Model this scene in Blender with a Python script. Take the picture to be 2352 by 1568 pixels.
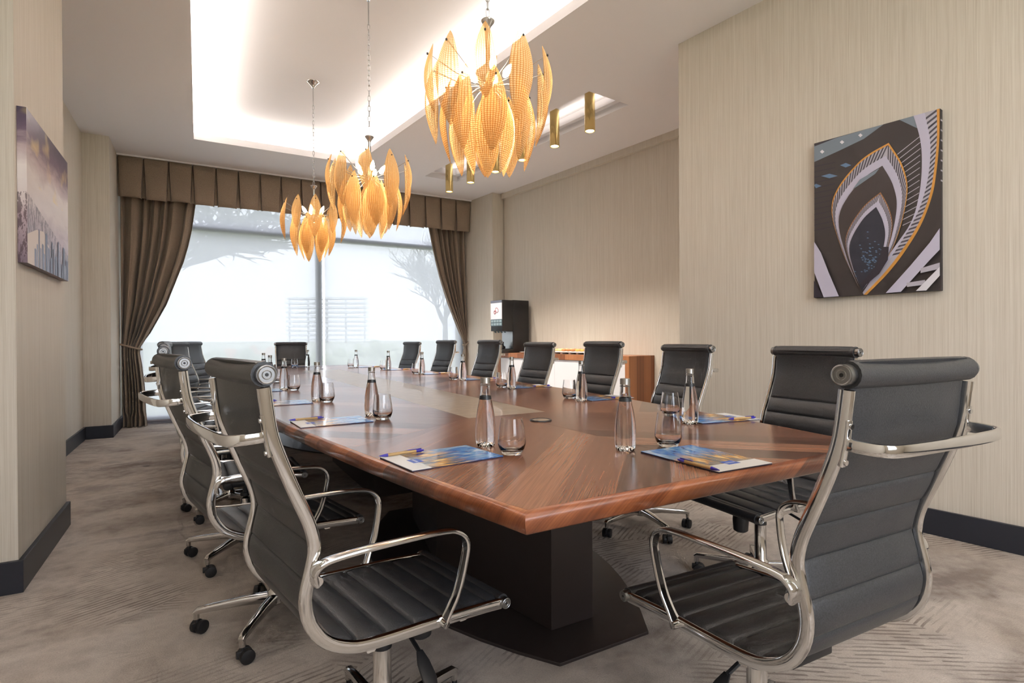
import bpy, bmesh, math, random
import numpy as np
from mathutils import Vector, Matrix
random.seed(7)
for o in list(bpy.data.objects): bpy.data.objects.remove(o)
SC = bpy.context.scene
COL = SC.collection
PI = math.pi

# ------------------------------------------------------------------ camera, world, lights, exposure
CAM_H = 1.10
FPX, PITCH, ROLL, YAW = 1255.35, 0.00410897, -0.00580947, 0.52043917
def camera_rows():
    cp, sp, cr, sr, ca, sa = math.cos(PITCH), math.sin(PITCH), math.cos(ROLL), math.sin(ROLL), math.cos(YAW), math.sin(YAW)
    R0 = np.array([[1,0,0],[0,0,-1],[0,1,0]], float)
    Rp = np.array([[1,0,0],[0,cp,-sp],[0,sp,cp]])
    Rr = np.array([[cr,-sr,0],[sr,cr,0],[0,0,1]])
    W = np.array([[ca,-sa,0],[sa,ca,0],[0,0,1]])
    return Rr @ Rp @ R0 @ W
CR = camera_rows()
cam = bpy.data.cameras.new('camera')
cam.sensor_width = 36.0; cam.sensor_fit = 'HORIZONTAL'; cam.lens = FPX*36.0/2352.0
cam.clip_start = 0.02; cam.clip_end = 1500
camo = bpy.data.objects.new('camera', cam); COL.objects.link(camo)
M4 = Matrix.Identity(4)
for i in range(3):
    M4[i][0] = CR[0][i]; M4[i][1] = -CR[1][i]; M4[i][2] = -CR[2][i]
M4[0][3], M4[1][3], M4[2][3] = 0, 0, CAM_H
camo.matrix_world = M4
SC.camera = camo

SKY_STRENGTH = 3.3
world = bpy.data.worlds.new('overcast_sky'); SC.world = world; world.use_nodes = True
bg = world.node_tree.nodes['Background']
bg.inputs[0].default_value = (0.89, 0.91, 1.0, 1); bg.inputs[1].default_value = SKY_STRENGTH

def area_light(name, loc, rot, sx, sy, energy, color=(1,1,1), portal=False, spread=PI):
    l = bpy.data.lights.new(name, 'AREA'); l.shape = 'RECTANGLE'; l.size = sx; l.size_y = sy
    l.energy = energy; l.color = color; l.spread = spread
    o = bpy.data.objects.new(name, l); COL.objects.link(o)
    o.location = loc; o.rotation_euler = rot
    if portal: l.cycles.is_portal = True
    return o
# portal that helps the sky light find its way in through the window
area_light('window_portal', (1.57, 8.60, 1.65), (-PI/2, 0, 0), 4.7, 3.1, 1, portal=True)
area_light('added_window_portal', (1.2, -2.55, 2.1), (PI/2, 0, 0), 2.8, 2.2, 1, portal=True)  # sky portal for the added rear window
COVE_POWER = 5.0      # watts per metre of cove strip
WARM = (1.0, 0.92, 0.84)
SPOT_POWER = 60.0
FILL_POWER = 5.0
CHANDELIER_POWER = 4.0
SC.view_settings.view_transform = 'Standard'; SC.view_settings.look = 'None'
SC.view_settings.gamma = 1.0; SC.view_settings.use_curve_mapping = False
SC.view_settings.exposure = 1.52
cy = SC.cycles
cy.use_denoising = True; cy.use_adaptive_sampling = True; cy.adaptive_threshold = 0.055; cy.adaptive_min_samples = 24
cy.max_bounces = 8; cy.diffuse_bounces = 3; cy.glossy_bounces = 3
cy.transmission_bounces = 8; cy.transparent_max_bounces = 8
cy.sample_clamp_indirect = 3.0; cy.caustics_reflective = False; cy.caustics_refractive = True
cy.blur_glossy = 0.8

# ------------------------------------------------------------------ helpers
def newmat(name):
    m = bpy.data.materials.new(name); m.use_nodes = True
    nt = m.node_tree; b = nt.nodes['Principled BSDF']
    return m, nt, b
def simple(name, col, rough=0.5, metal=0.0, **kw):
    m, nt, b = newmat(name)
    b.inputs['Base Color'].default_value = (*col, 1); b.inputs['Roughness'].default_value = rough
    b.inputs['Metallic'].default_value = metal
    for k, v in kw.items(): b.inputs[k].default_value = v
    return m
class N:
    """small node-graph helper"""
    def __init__(s, nt): s.nt = nt
    def n(s, typ, **kw):
        nd = s.nt.nodes.new(typ)
        for k, v in kw.items(): setattr(nd, k, v)
        return nd
    def link(s, a, b): s.nt.links.new(a, b)
    def val(s, x, sock):
        if isinstance(x, (int, float)): sock.default_value = x
        elif isinstance(x, (tuple, list)): sock.default_value = x
        else: s.link(x, sock)
    def math(s, op, a, b=0.0, c=0.0, clamp=False):
        nd = s.n('ShaderNodeMath', operation=op, use_clamp=clamp)
        s.val(a, nd.inputs[0]); s.val(b, nd.inputs[1]); s.val(c, nd.inputs[2]); return nd.outputs[0]
    def mix(s, f, a, b):
        nd = s.n('ShaderNodeMix', data_type='RGBA')
        s.val(f, nd.inputs[0]); s.val(a, nd.inputs[6]); s.val(b, nd.inputs[7]); return nd.outputs[2]
    def coord(s, which='Object'): return s.n('ShaderNodeTexCoord').outputs[which]
    def mapping(s, v, scale=(1,1,1), rot=(0,0,0), loc=(0,0,0)):
        nd = s.n('ShaderNodeMapping'); s.link(v, nd.inputs[0])
        nd.inputs[1].default_value = loc; nd.inputs[2].default_value = rot; nd.inputs[3].default_value = scale
        return nd.outputs[0]
    def noise(s, v, scale=5.0, detail=2.0, rough=0.5, dist=0.0):
        nd = s.n('ShaderNodeTexNoise'); s.link(v, nd.inputs['Vector'])
        nd.inputs['Scale'].default_value = scale; nd.inputs['Detail'].default_value = detail
        nd.inputs['Roughness'].default_value = rough; nd.inputs['Distortion'].default_value = dist
        return nd.outputs['Fac']
    def ramp(s, f, stops, interp='LINEAR'):
        nd = s.n('ShaderNodeValToRGB'); s.link(f, nd.inputs[0]); cr = nd.color_ramp; cr.interpolation = interp
        while len(cr.elements) < len(stops): cr.elements.new(0.5)
        for e, (p, c) in zip(cr.elements, stops):
            e.position = p; e.color = (*c, 1) if len(c) == 3 else c
        return nd.outputs[0]
    def bump(s, h, strength=0.2, dist=0.01):
        nd = s.n('ShaderNodeBump'); nd.inputs['Strength'].default_value = strength
        nd.inputs['Distance'].default_value = dist; s.link(h, nd.inputs['Height']); return nd.outputs[0]
    def sep(s, v):
        nd = s.n('ShaderNodeSeparateXYZ'); s.link(v, nd.inputs[0]); return nd.outputs
def S(r, g, b):
    """sRGB 0-255 to linear"""
    f = lambda c: c/12.92 if c <= 0.04045 else ((c+0.055)/1.055)**2.4
    return (f(r/255), f(g/255), f(b/255))

def tag(o, label=None, cat=None, group=None, kind=None):
    if label: o['label'] = label
    if cat: o['category'] = cat
    if group: o['group'] = group
    if kind: o['kind'] = kind
    return o
def empty(name, loc=(0,0,0), rz=0.0, label=None, cat=None, group=None):
    o = bpy.data.objects.new(name, None); COL.objects.link(o)
    o.empty_display_size = 0.05; o.location = loc; o.rotation_euler = (0, 0, rz)
    return tag(o, label, cat, group)
def link(name, me, parent=None, loc=(0,0,0), rot=(0,0,0)):
    o = bpy.data.objects.new(name, me); COL.objects.link(o)
    if parent: o.parent = parent
    o.location = loc; o.rotation_euler = rot
    return o
class MB:
    """collects shapes and builds one mesh"""
    def __init__(s): s.v = []; s.f = []; s.mi = []; s.uv = None
    def add(s, verts, faces, mi=0):
        k = len(s.v); s.v += [tuple(map(float, p)) for p in verts]
        s.f += [[i+k for i in f] for f in faces]; s.mi += [mi]*len(faces)
    def box(s, x0, x1, y0, y1, z0, z1, mi=0, M=None):
        p = [(x0,y0,z0),(x1,y0,z0),(x1,y1,z0),(x0,y1,z0),(x0,y0,z1),(x1,y0,z1),(x1,y1,z1),(x0,y1,z1)]
        if M is not None: p = [tuple(M @ Vector(q)) for q in p]
        s.add(p, [(0,3,2,1),(4,5,6,7),(0,1,5,4),(1,2,6,5),(2,3,7,6),(3,0,4,7)], mi)
    def prism(s, poly, z0, z1, mi=0):
        n = len(poly); a = sum(poly[i][0]*poly[(i+1)%n][1]-poly[(i+1)%n][0]*poly[i][1] for i in range(n))
        if a < 0: poly = poly[::-1]
        s.add([(x,y,z0) for x,y in poly]+[(x,y,z1) for x,y in poly],
              [list(range(n))[::-1], list(range(n,2*n))]+[(i,(i+1)%n,n+(i+1)%n,n+i) for i in range(n)], mi)
    def lathe(s, prof, n=24, c=(0,0), mi=0, flip=False, cap0=False, cap1=False):
        m = len(prof); vs = []
        for r, z in prof:
            for k in range(n):
                a = 2*PI*k/n; vs.append((c[0]+r*math.cos(a), c[1]+r*math.sin(a), z))
        fs = []
        for i in range(m-1):
            for k in range(n):
                q = (i*n+k, i*n+(k+1)%n, (i+1)*n+(k+1)%n, (i+1)*n+k); fs.append(q[::-1] if flip else q)
        if cap0: fs.append(list(range(n))[::-1])
        if cap1: fs.append([ (m-1)*n+k for k in range(n)])
        s.add(vs, fs, mi)
    def cyl(s, p0, p1, r0, r1=None, n=14, mi=0):
        s.sweep([p0, p1], [(math.cos(2*PI*k/n), math.sin(2*PI*k/n)) for k in range(n)], None, [r0, r0 if r1 is None else r1], mi=mi)
    def sweep(s, path, sec, ref=None, scale=None, closed=False, mi=0, caps=True):
        P = [Vector(p) for p in path]; n = len(sec); m = len(P); vs = []
        prev = None
        for i in range(m):
            if closed: T = P[(i+1)%m]-P[i-1]
            else: T = P[min(i+1,m-1)]-P[max(i-1,0)]
            T.normalize()
            if ref is not None: A = Vector(ref)
            elif prev is not None: A = prev
            else: A = Vector((0,0,1)) if abs(T.z) < 0.9 else Vector((1,0,0))
            A = A - T*A.dot(T); A.normalize(); prev = A
            B = T.cross(A)
            k = 1.0 if scale is None else scale[i]
            ka, kb = k if isinstance(k, tuple) else (k, k)
            for a, b in sec: vs.append(tuple(P[i] + A*(a*ka) + B*(b*kb)))
        fs = []
        for i in range(m if closed else m-1):
            j = (i+1) % m
            for k in range(n): fs.append((i*n+k, i*n+(k+1)%n, j*n+(k+1)%n, j*n+k))
        if caps and not closed:
            fs.append(list(range(n))[::-1]); fs.append([(m-1)*n+k for k in range(n)])
        s.add(vs, fs, mi)
    def torus(s, c, R, r, ax=(0,0,1), n=24, m=8, mi=0, sx=1.0, sy=1.0):
        A = Vector(ax).normalized(); U = A.orthogonal().normalized(); V = A.cross(U); C = Vector(c)
        path = [C+U*(R*sx*math.cos(2*PI*k/n))+V*(R*sy*math.sin(2*PI*k/n)) for k in range(n)]
        s.sweep(path, [(r*math.cos(2*PI*k/m), r*math.sin(2*PI*k/m)) for k in range(m)], tuple(A), closed=True, mi=mi)
    def grid(s, fn, nu, nv, mi=0):
        vs = [fn(i/nu, j/nv) for j in range(nv+1) for i in range(nu+1)]
        fs = [(j*(nu+1)+i, j*(nu+1)+i+1, (j+1)*(nu+1)+i+1, (j+1)*(nu+1)+i) for j in range(nv) for i in range(nu)]
        s.add(vs, fs, mi)
    def mesh(s, name, mats, smooth=True, bevel=0.0, seg=2, fix=True):
        me = bpy.data.meshes.new(name); me.from_pydata(s.v, [], s.f); me.validate()
        if not isinstance(mats, (list, tuple)): mats = [mats]
        for m in mats: me.materials.append(m)
        if len(s.mi) == len(me.polygons): me.polygons.foreach_set('material_index', s.mi)
        bm = bmesh.new(); bm.from_mesh(me)
        if fix: bmesh.ops.recalc_face_normals(bm, faces=bm.faces)
        if bevel > 0:
            es = [e for e in bm.edges if len(e.link_faces) == 2 and e.calc_face_angle(0) > 0.6]
            bmesh.ops.bevel(bm, geom=es, offset=bevel, segments=seg, affect='EDGES', profile=0.5, clamp_overlap=True)
        if smooth:
            for f in bm.faces: f.smooth = True
            for e in bm.edges:
                if len(e.link_faces) == 2 and e.calc_face_angle(0) > 0.75: e.smooth = False
        bm.to_mesh(me); bm.free(); me.update()
        return me
    def build(s, name, mats, parent=None, loc=(0,0,0), rot=(0,0,0), **kw):
        return link(name, s.mesh(name, mats, **kw), parent, loc, rot)
def ell(a, b, n=12): return [(a*math.cos(2*PI*k/n), b*math.sin(2*PI*k/n)) for k in range(n)]
def rrect(a, b, r, k=3):
    out = []
    for cx, cy_, a0 in ((a-r,b-r,0),(-a+r,b-r,PI/2),(-a+r,-b+r,PI),(a-r,-b+r,1.5*PI)):
        for i in range(k+1):
            t = a0+PI/2*i/k; out.append((cx+r*math.cos(t), cy_+r*math.sin(t)))
    return out
def catmull(pts, per=6):
    P = [np.array(p, float) for p in pts]; out = []
    for i in range(len(P)-1):
        p0, p1, p2, p3 = P[max(i-1,0)], P[i], P[i+1], P[min(i+2,len(P)-1)]
        for k in range(per):
            t = k/per
            out.append(0.5*((2*p1)+(-p0+p2)*t+(2*p0-5*p1+4*p2-p3)*t*t+(-p0+3*p1-3*p2+p3)*t**3))
    out.append(P[-1]); return out
def copy_tree(o, parent=None):
    c = o.copy(); COL.objects.link(c); c.parent = parent
    for ch in o.children: copy_tree(ch, c)
    return c
def struct(name, mb, mat, parent=None, **kw):
    o = mb.build(name, mat, parent, **kw)
    if parent is None: o['kind'] = 'structure'
    return o

# ------------------------------------------------------------------ materials
def mat_wallpaper():
    m, nt, b = newmat('wallpaper'); g = N(nt); c = g.coord()
    st = g.noise(g.mapping(c, (420, 420, 3.0)), 1.0, 2, 0.7)
    st2 = g.noise(g.mapping(c, (110, 110, 0.7)), 1.0, 1, 0.5)
    f = g.math('ADD', g.math('MULTIPLY', st, 0.7), g.math('MULTIPLY', st2, 0.3))
    col = g.ramp(f, [(0.25, S(195,184,168)), (0.5, S(215,206,192)), (0.75, S(229,222,210))])
    g.link(col, b.inputs['Base Color']); b.inputs['Roughness'].default_value = 0.62
    b.inputs['Specular IOR Level'].default_value = 0.35
    return m
def mat_carpet():
    m, nt, b = newmat('carpet'); g = N(nt); c = g.coord()
    fine = g.noise(c, 190, 1, 0.7)
    mid = g.noise(g.mapping(c, (1,1,1), (0,0,0.5)), 14, 2, 0.65)
    big = g.noise(g.mapping(c, (1.0,1.5,1), (0,0,0.4)), 1.25, 3, 0.55, 0.6)
    base = g.ramp(g.math('ADD', g.math('MULTIPLY', big, 0.8), g.math('MULTIPLY', mid, 0.2)),
                  [(0.34, S(132,121,115)), (0.45, S(178,168,160)), (0.54, S(203,193,184)), (0.66, S(160,151,146))])
    warm = g.noise(g.mapping(c, (1,1,1), (0,0,0), (3.3,1.1,0)), 1.7, 2, 0.5)
    base = g.mix(g.math('MULTIPLY', g.math('SUBTRACT', warm, 0.45, clamp=True), 2.2, clamp=True), base, (*S(188,174,160), 1))
    # hatched strokes woven into patches of the pile; each patch has its own direction
    vor = g.n('ShaderNodeTexVoronoi'); vor.inputs['Scale'].default_value = 1.15
    g.link(g.mapping(c, (1,1,1), (0,0,0), (0.35,0.2,0)), vor.inputs['Vector'])
    ang = g.math('MULTIPLY', g.math('SUBTRACT', g.sep(vor.outputs['Color'])[0], 0.5), 1.5)
    vr = g.n('ShaderNodeVectorRotate', rotation_type='Z_AXIS'); g.link(c, vr.inputs['Vector']); g.link(ang, vr.inputs['Angle'])
    w = g.n('ShaderNodeTexWave', wave_type='BANDS', bands_direction='Y'); w.inputs['Scale'].default_value = 13.0
    w.inputs['Distortion'].default_value = 1.6; w.inputs['Detail'].default_value = 1.0; w.inputs['Detail Scale'].default_value = 0.6
    g.link(vr.outputs[0], w.inputs['Vector'])
    dash = g.noise(g.mapping(vr.outputs[0], (9, 50, 1)), 1.0, 1, 0.5)
    stroke = g.math('MULTIPLY', g.math('GREATER_THAN', w.outputs['Fac'], 0.66), g.math('GREATER_THAN', dash, 0.44))
    patch = g.noise(g.mapping(c, (1,1,1), (0,0,0), (7.7,2.9,0)), 1.45, 2, 0.45)
    mask = g.math('MULTIPLY', g.math('SUBTRACT', patch, 0.50, clamp=True), 9.0, clamp=True)
    lines = g.math('MULTIPLY', g.math('MULTIPLY', stroke, mask), 0.55)
    col = g.mix(lines, base, (*S(84,72,66), 1))
    col = g.mix(g.math('MULTIPLY', g.math('SUBTRACT', fine, 0.35, clamp=True), 0.55), col, (*S(98,88,82), 1))
    g.link(col, b.inputs['Base Color']); b.inputs['Roughness'].default_value = 0.95
    b.inputs['Specular IOR Level'].default_value = 0.1
    h = g.math('SUBTRACT', fine, g.math('MULTIPLY', lines, 0.6))
    g.link(g.bump(h, 0.5, 0.004), b.inputs['Normal']); return m
def mat_wood(name, ang, dark=(76,47,35), mid=(126,82,61), light=(164,114,86), plank=0.125, rough=0.24, coat=0.25, spec=0.5, zmix=0.7):
    m, nt, b = newmat(name); g = N(nt)
    c = g.mapping(g.coord(), (1,1,1), (0,0,-ang))
    x, y, z = g.sep(c)
    y = g.math('ADD', y, g.math('MULTIPLY', z, zmix))
    idx = g.math('FLOOR', g.math('DIVIDE', y, plank))
    wn = g.n('ShaderNodeTexWhiteNoise', noise_dimensions='1D'); g.link(idx, wn.inputs['W'])
    tone = wn.outputs['Value']
    cmb = g.n('ShaderNodeCombineXYZ'); g.link(g.math('ADD', g.math('MULTIPLY', x, 0.55), g.math('MULTIPLY', tone, 31.0)), cmb.inputs[0])
    g.link(g.math('MULTIPLY', y, 34.0), cmb.inputs[1])
    gr = g.noise(cmb.outputs[0], 1.0, 3, 0.6, 0.0)
    cmb2 = g.n('ShaderNodeCombineXYZ'); g.link(g.math('MULTIPLY', x, 5.0), cmb2.inputs[0]); g.link(g.math('MULTIPLY', y, 260.0), cmb2.inputs[1])
    fib = g.noise(cmb2.outputs[0], 1.0, 1, 0.5)
    f = g.math('ADD', g.math('ADD', g.math('MULTIPLY', gr, 0.42), g.math('MULTIPLY', fib, 0.34)), g.math('MULTIPLY', g.math('SUBTRACT', tone, 0.5), 0.40))
    f = g.math('ADD', f, 0.12)
    col = g.ramp(f, [(0.27, S(*dark)), (0.5, S(*mid)), (0.72, S(*light))])
    g.link(col, b.inputs['Base Color']); b.inputs['Roughness'].default_value = rough
    b.inputs['Specular IOR Level'].default_value = spec
    b.inputs['Coat Weight'].default_value = coat; b.inputs['Coat Roughness'].default_value = 0.16
    return m
def mat_fabric(name, c0, c1, scale=420):
    m, nt, b = newmat(name); g = N(nt); c = g.coord()
    f = g.noise(g.mapping(c, (1,1,2.2)), scale*0.5, 1, 0.75)
    col = g.ramp(f, [(0.3, c0), (0.7, c1)]); g.link(col, b.inputs['Base Color'])
    b.inputs['Roughness'].default_value = 0.9; b.inputs['Specular IOR Level'].default_value = 0.15
    b.inputs['Sheen Weight'].default_value = 0.15
    g.link(g.bump(f, 0.4, 0.002), b.inputs['Normal']); return m
def mat_leather():
    m, nt, b = newmat('black_leather'); g = N(nt); c = g.coord()
    f = g.noise(c, 330, 1, 0.6)
    g.link(g.ramp(f, [(0.3, S(39,40,42)), (0.75, S(59,60,63))]), b.inputs['Base Color'])
    b.inputs['Roughness'].default_value = 0.42; b.inputs['Specular IOR Level'].default_value = 0.5
    g.link(g.bump(f, 0.22, 0.0015), b.inputs['Normal']); return m
def mat_blind():
    m, nt, b = newmat('screen_blind'); g = N(nt); nt.nodes.remove(b); c = g.coord()
    t = g.n('ShaderNodeBsdfTransparent'); t.inputs[0].default_value = (1,1,1,1)
    tr = g.n('ShaderNodeBsdfTranslucent'); tr.inputs[0].default_value = (0.166,0.168,0.180,1)
    df = g.n('ShaderNodeBsdfDiffuse'); df.inputs[0].default_value = (0.45,0.45,0.46,1)
    m1 = g.n('ShaderNodeMixShader'); m1.inputs[0].default_value = 0.85; g.link(df.outputs[0], m1.inputs[1]); g.link(tr.outputs[0], m1.inputs[2])
    m2 = g.n('ShaderNodeMixShader'); m2.inputs[0].default_value = 0.945
    g.link(t.outputs[0], m2.inputs[1]); g.link(m1.outputs[0], m2.inputs[2])
    g.link(m2.outputs[0], nt.nodes['Material Output'].inputs[0]); return m
def mat_pane():
    m, nt, b = newmat('window_glass'); g = N(nt); nt.nodes.remove(b)
    t = g.n('ShaderNodeBsdfTransparent'); t.inputs[0].default_value = (0.95,0.97,0.97,1)
    gl = g.n('ShaderNodeBsdfGlossy'); gl.inputs['Roughness'].default_value = 0.02
    mx = g.n('ShaderNodeMixShader'); mx.inputs[0].default_value = 0.06
    g.link(t.outputs[0], mx.inputs[1]); g.link(gl.outputs[0], mx.inputs[2]); g.link(mx.outputs[0], nt.nodes['Material Output'].inputs[0]); return m
def mat_glass(name, ior, col=(1,1,1), rough=0.0):
    m, nt, b = newmat(name)
    b.inputs['Base Color'].default_value = (*col, 1); b.inputs['Transmission Weight'].default_value = 1.0
    b.inputs['IOR'].default_value = ior; b.inputs['Roughness'].default_value = rough; return m
def mat_petal():
    m, nt, b = newmat('amber_textured_glass'); g = N(nt); nt.nodes.remove(b)
    u, v, _ = g.sep(g.coord('UV'))
    ru = g.math('POWER', g.math('ABSOLUTE', g.math('SINE', g.math('MULTIPLY', u, PI*9))), 0.6)
    rv = g.math('POWER', g.math('ABSOLUTE', g.math('SINE', g.math('MULTIPLY', v, PI*46))), 0.6)
    h = g.math('MULTIPLY', ru, rv)
    nrm = g.bump(h, 0.7, 0.004)
    col = g.ramp(h, [(0.0, S(140,94,48)), (0.45, S(212,164,102)), (1.0, S(252,226,182))])
    tr = g.n('ShaderNodeBsdfTranslucent'); g.link(col, tr.inputs[0]); g.link(nrm, tr.inputs['Normal'])
    gl = g.n('ShaderNodeBsdfGlossy'); gl.inputs[0].default_value = (*S(255,226,180), 1); gl.inputs['Roughness'].default_value = 0.22; g.link(nrm, gl.inputs['Normal'])
    tp = g.n('ShaderNodeBsdfTransparent'); tp.inputs[0].default_value = (*S(255,230,190), 1)
    df = g.n('ShaderNodeBsdfDiffuse'); g.link(col, df.inputs[0]); g.link(nrm, df.inputs['Normal'])
    a = g.n('ShaderNodeMixShader'); a.inputs[0].default_value = 0.35; g.link(tr.outputs[0], a.inputs[1]); g.link(df.outputs[0], a.inputs[2])
    lw = g.n('ShaderNodeLayerWeight'); lw.inputs[0].default_value = 0.35
    a2 = g.n('ShaderNodeMixShader'); g.link(g.math('MULTIPLY_ADD', lw.outputs['Fresnel'], 0.6, 0.10), a2.inputs[0]); g.link(a.outputs[0], a2.inputs[1]); g.link(gl.outputs[0], a2.inputs[2])
    a3 = g.n('ShaderNodeMixShader'); g.link(g.math('MULTIPLY_ADD', h, 0.30, 0.08), a3.inputs[0]); g.link(a2.outputs[0], a3.inputs[1]); g.link(tp.outputs[0], a3.inputs[2])
    g.link(a3.outputs[0], nt.nodes['Material Output'].inputs[0]); return m
def mat_emit(name, col, strength):
    m, nt, b = newmat(name)
    b.inputs['Base Color'].default_value = (*col, 1); b.inputs['Emission Color'].default_value = (*col, 1)
    b.inputs['Emission Strength'].default_value = strength; m.cycles.emission_sampling = 'NONE'; return m
def mat_cover():
    """brochure cover: city lights photograph with blue sky, amber lamps and light trails"""
    m, nt, b = newmat('brochure_cover'); g = N(nt); uv = g.coord('UV'); u, v, _ = g.sep(uv)
    n1 = g.noise(g.mapping(uv, (2.2, 4.5, 1), (0,0,0.5)), 1.6, 3, 0.55, 0.8)
    n2 = g.noise(g.mapping(uv, (2.0, 5.0, 1), (0,0,-0.35), (4,2,0)), 2.1, 2, 0.5, 0.6)
    sky = g.ramp(n1, [(0.30, S(30,58,120)), (0.45, S(54,120,196)), (0.58, S(120,170,214)), (0.70, S(226,230,236))])
    amb = g.ramp(n2, [(0.36, S(64,70,88)), (0.48, S(120,112,104)), (0.58, S(214,152,70)), (0.70, S(250,214,140))])
    rays = g.noise(g.mapping(uv, (5, 70, 1), (0,0,0.55)), 1.0, 1, 0.4)
    trail = g.mix(g.math('MULTIPLY', g.math('SUBTRACT', rays, 0.54, clamp=True), 9.0, clamp=True), (*S(78,76,82),1), (*S(246,220,178),1))
    c = g.mix(g.math('MULTIPLY', g.math('SUBTRACT', g.math('ADD', u, g.math('MULTIPLY', n2, 0.3)), 0.42, clamp=True), 3.5, clamp=True), sky, amb)
    c = g.mix(g.math('MULTIPLY', g.math('SUBTRACT', u, 0.66, clamp=True), 5.0, clamp=True), c, trail)
    g.link(c, b.inputs['Base Color']); b.inputs['Roughness'].default_value = 0.25; b.inputs['Coat Weight'].default_value = 0.3
    return m
def mat_city():
    """panorama print: violet clouds over a bright hazy skyline"""
    m, nt, b = newmat('city_print'); g = N(nt); uv = g.coord('UV'); u, v, _ = g.sep(uv)
    cl = g.noise(g.mapping(uv, (1.6, 3.2, 1), (0,0,0.7)), 2.0, 4, 0.6, 0.5)
    t = g.math('ADD', v, g.math('MULTIPLY', g.math('SUBTRACT', cl, 0.5), 0.30))
    sky = g.ramp(t, [(0.0, S(122,104,118)), (0.30, S(180,160,166)), (0.44, S(226,214,212)), (0.60, S(238,228,224)), (0.72, S(196,176,178)), (0.82, S(112,92,112)), (1.0, S(70,58,80))])
    glow = g.noise(g.mapping(uv, (2.5, 2.5, 1), (0,0,-0.8), (1.2,0.6,0)), 1.6, 2, 0.5)
    gl = g.math('MULTIPLY', g.math('MULTIPLY', g.math('SUBTRACT', glow, 0.55, clamp=True), 6.0, clamp=True), g.math('GREATER_THAN', v, 0.55))
    sky = g.mix(g.math('MULTIPLY', gl, 0.7), sky, (*S(250,222,150), 1))
    blk = g.noise(g.mapping(uv, (46, 9, 1)), 1.0, 3, 0.75)
    city = g.math('MULTIPLY', g.math('GREATER_THAN', blk, 0.50), g.math('LESS_THAN', g.math('ADD', v, g.math('MULTIPLY', u, 0.25)), 0.46))
    sky = g.mix(g.math('MULTIPLY', city, 0.75), sky, (*S(70,48,56), 1))
    g.link(sky, b.inputs['Base Color']); b.inputs['Roughness'].default_value = 0.35; return m
def mat_inlay():
    m, nt, b = newmat('stone_inlay'); g = N(nt); c = g.coord()
    f = g.noise(g.mapping(c, (14, 90, 1), (0,0,0.35)), 1.0, 3, 0.6)
    g.link(g.ramp(f, [(0.3, S(146,128,110)), (0.7, S(182,166,146))]), b.inputs['Base Color'])
    b.inputs['Roughness'].default_value = 0.33; b.inputs['Coat Weight'].default_value = 0.2; return m

SPLAY = 0.64399694 - YAW
WALL = mat_wallpaper(); CARPET = mat_carpet()
CEIL = simple('ceiling_paint', S(247,244,245), 0.9)
BASEB = simple('baseboard_lacquer', S(40,43,52), 0.38)
CHROME = simple('polished_chrome', (0.66,0.655,0.65), 0.09, 1.0)
BRUSH = simple('satin_aluminium', (0.42,0.42,0.415), 0.30, 1.0)
CAPMETAL = simple('cap_aluminium', (0.26,0.26,0.26), 0.32, 1.0)
LEATHER = mat_leather()
BLACK = simple('black_plastic', S(26,26,28), 0.42)
RUBBER = simple('caster_plastic', S(30,29,31), 0.5)
WOOD_P = mat_wood('walnut_veneer_forward', PI/4)
WOOD_M = mat_wood('walnut_veneer_backward', -PI/4)
WOOD_E = mat_wood('walnut_edge', 0.5, (78,40,24), (128,72,44), (166,100,62), rough=.3)
OAK = mat_wood('credenza_walnut', PI/2+SPLAY, (112,66,38), (150,94,58), (176,118,78), rough=0.4, coat=0.05, zmix=0.0)
INLAY = mat_inlay()
PEDESTAL = simple('dark_laminate', S(52,44,43), 0.36)
WHITE = simple('white_lacquer', S(226,226,230), 0.3)
PORCELAIN = simple('white_porcelain', S(236,234,230), 0.18)
CURTAIN = mat_fabric('taupe_curtain', S(120,104,89), S(166,147,128))
BLIND = mat_blind(); PANE = mat_pane()
FRAME = simple('window_aluminium', S(150,150,158), 0.45)
BOTTLE = mat_glass('bottle_water_glass', 1.36)
TUMBLER = mat_glass('tumbler_glass', 1.45)
CAPM = simple('bottle_cap', S(150,146,140), 0.35, 0.8)
BAND = simple('bottle_band', S(30,32,36), 0.4)
PETAL = mat_petal()
BRASS = simple('polished_brass', (0.78,0.60,0.26), 0.13, 1.0)
BULB = mat_emit('bulb_glow', (1.0,0.88,0.68), 6.0)
LENS = mat_emit('downlight_glow', (1.0,0.95,0.88), 3.0)
COVER = mat_cover(); PAPER = simple('white_card', S(232,232,232), 0.4); NAVY = simple('brochure_backing', S(38,34,58), 0.5)
LOGO = simple('logo_blue', S(44,82,170), 0.4)
KRAFT = simple('kraft_barrel', S(176,144,96), 0.6); PENBLUE = simple('pen_blue', S(44,34,150), 0.35)

# ------------------------------------------------------------------ the room
H = 3.45; HU = 3.66
SP = 0.64399694 - YAW                                   # the right-hand wall is splayed by about 7 degrees
NV = np.array([math.cos(SP), math.sin(SP)]); TV = np.array([-math.sin(SP), math.cos(SP)])
def rw(off, y):                                          # point on a line parallel to the right wall, at depth y
    s = (y - off*NV[1])/TV[1]; p = off*NV + s*TV; return (float(p[0]), float(p[1]))
OFF_R, OFF_N, OFF_C = 3.704, 5.232, 5.019
YB, YW = -2.6, 8.72
fl = MB(); fl.add([(-2.6,YB,0),(6.6,YB,0),(6.6,YW+.12,0),(-2.6,YW+.12,0)], [(0,1,2,3)])
struct('floor', fl, CARPET, smooth=False)

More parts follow.
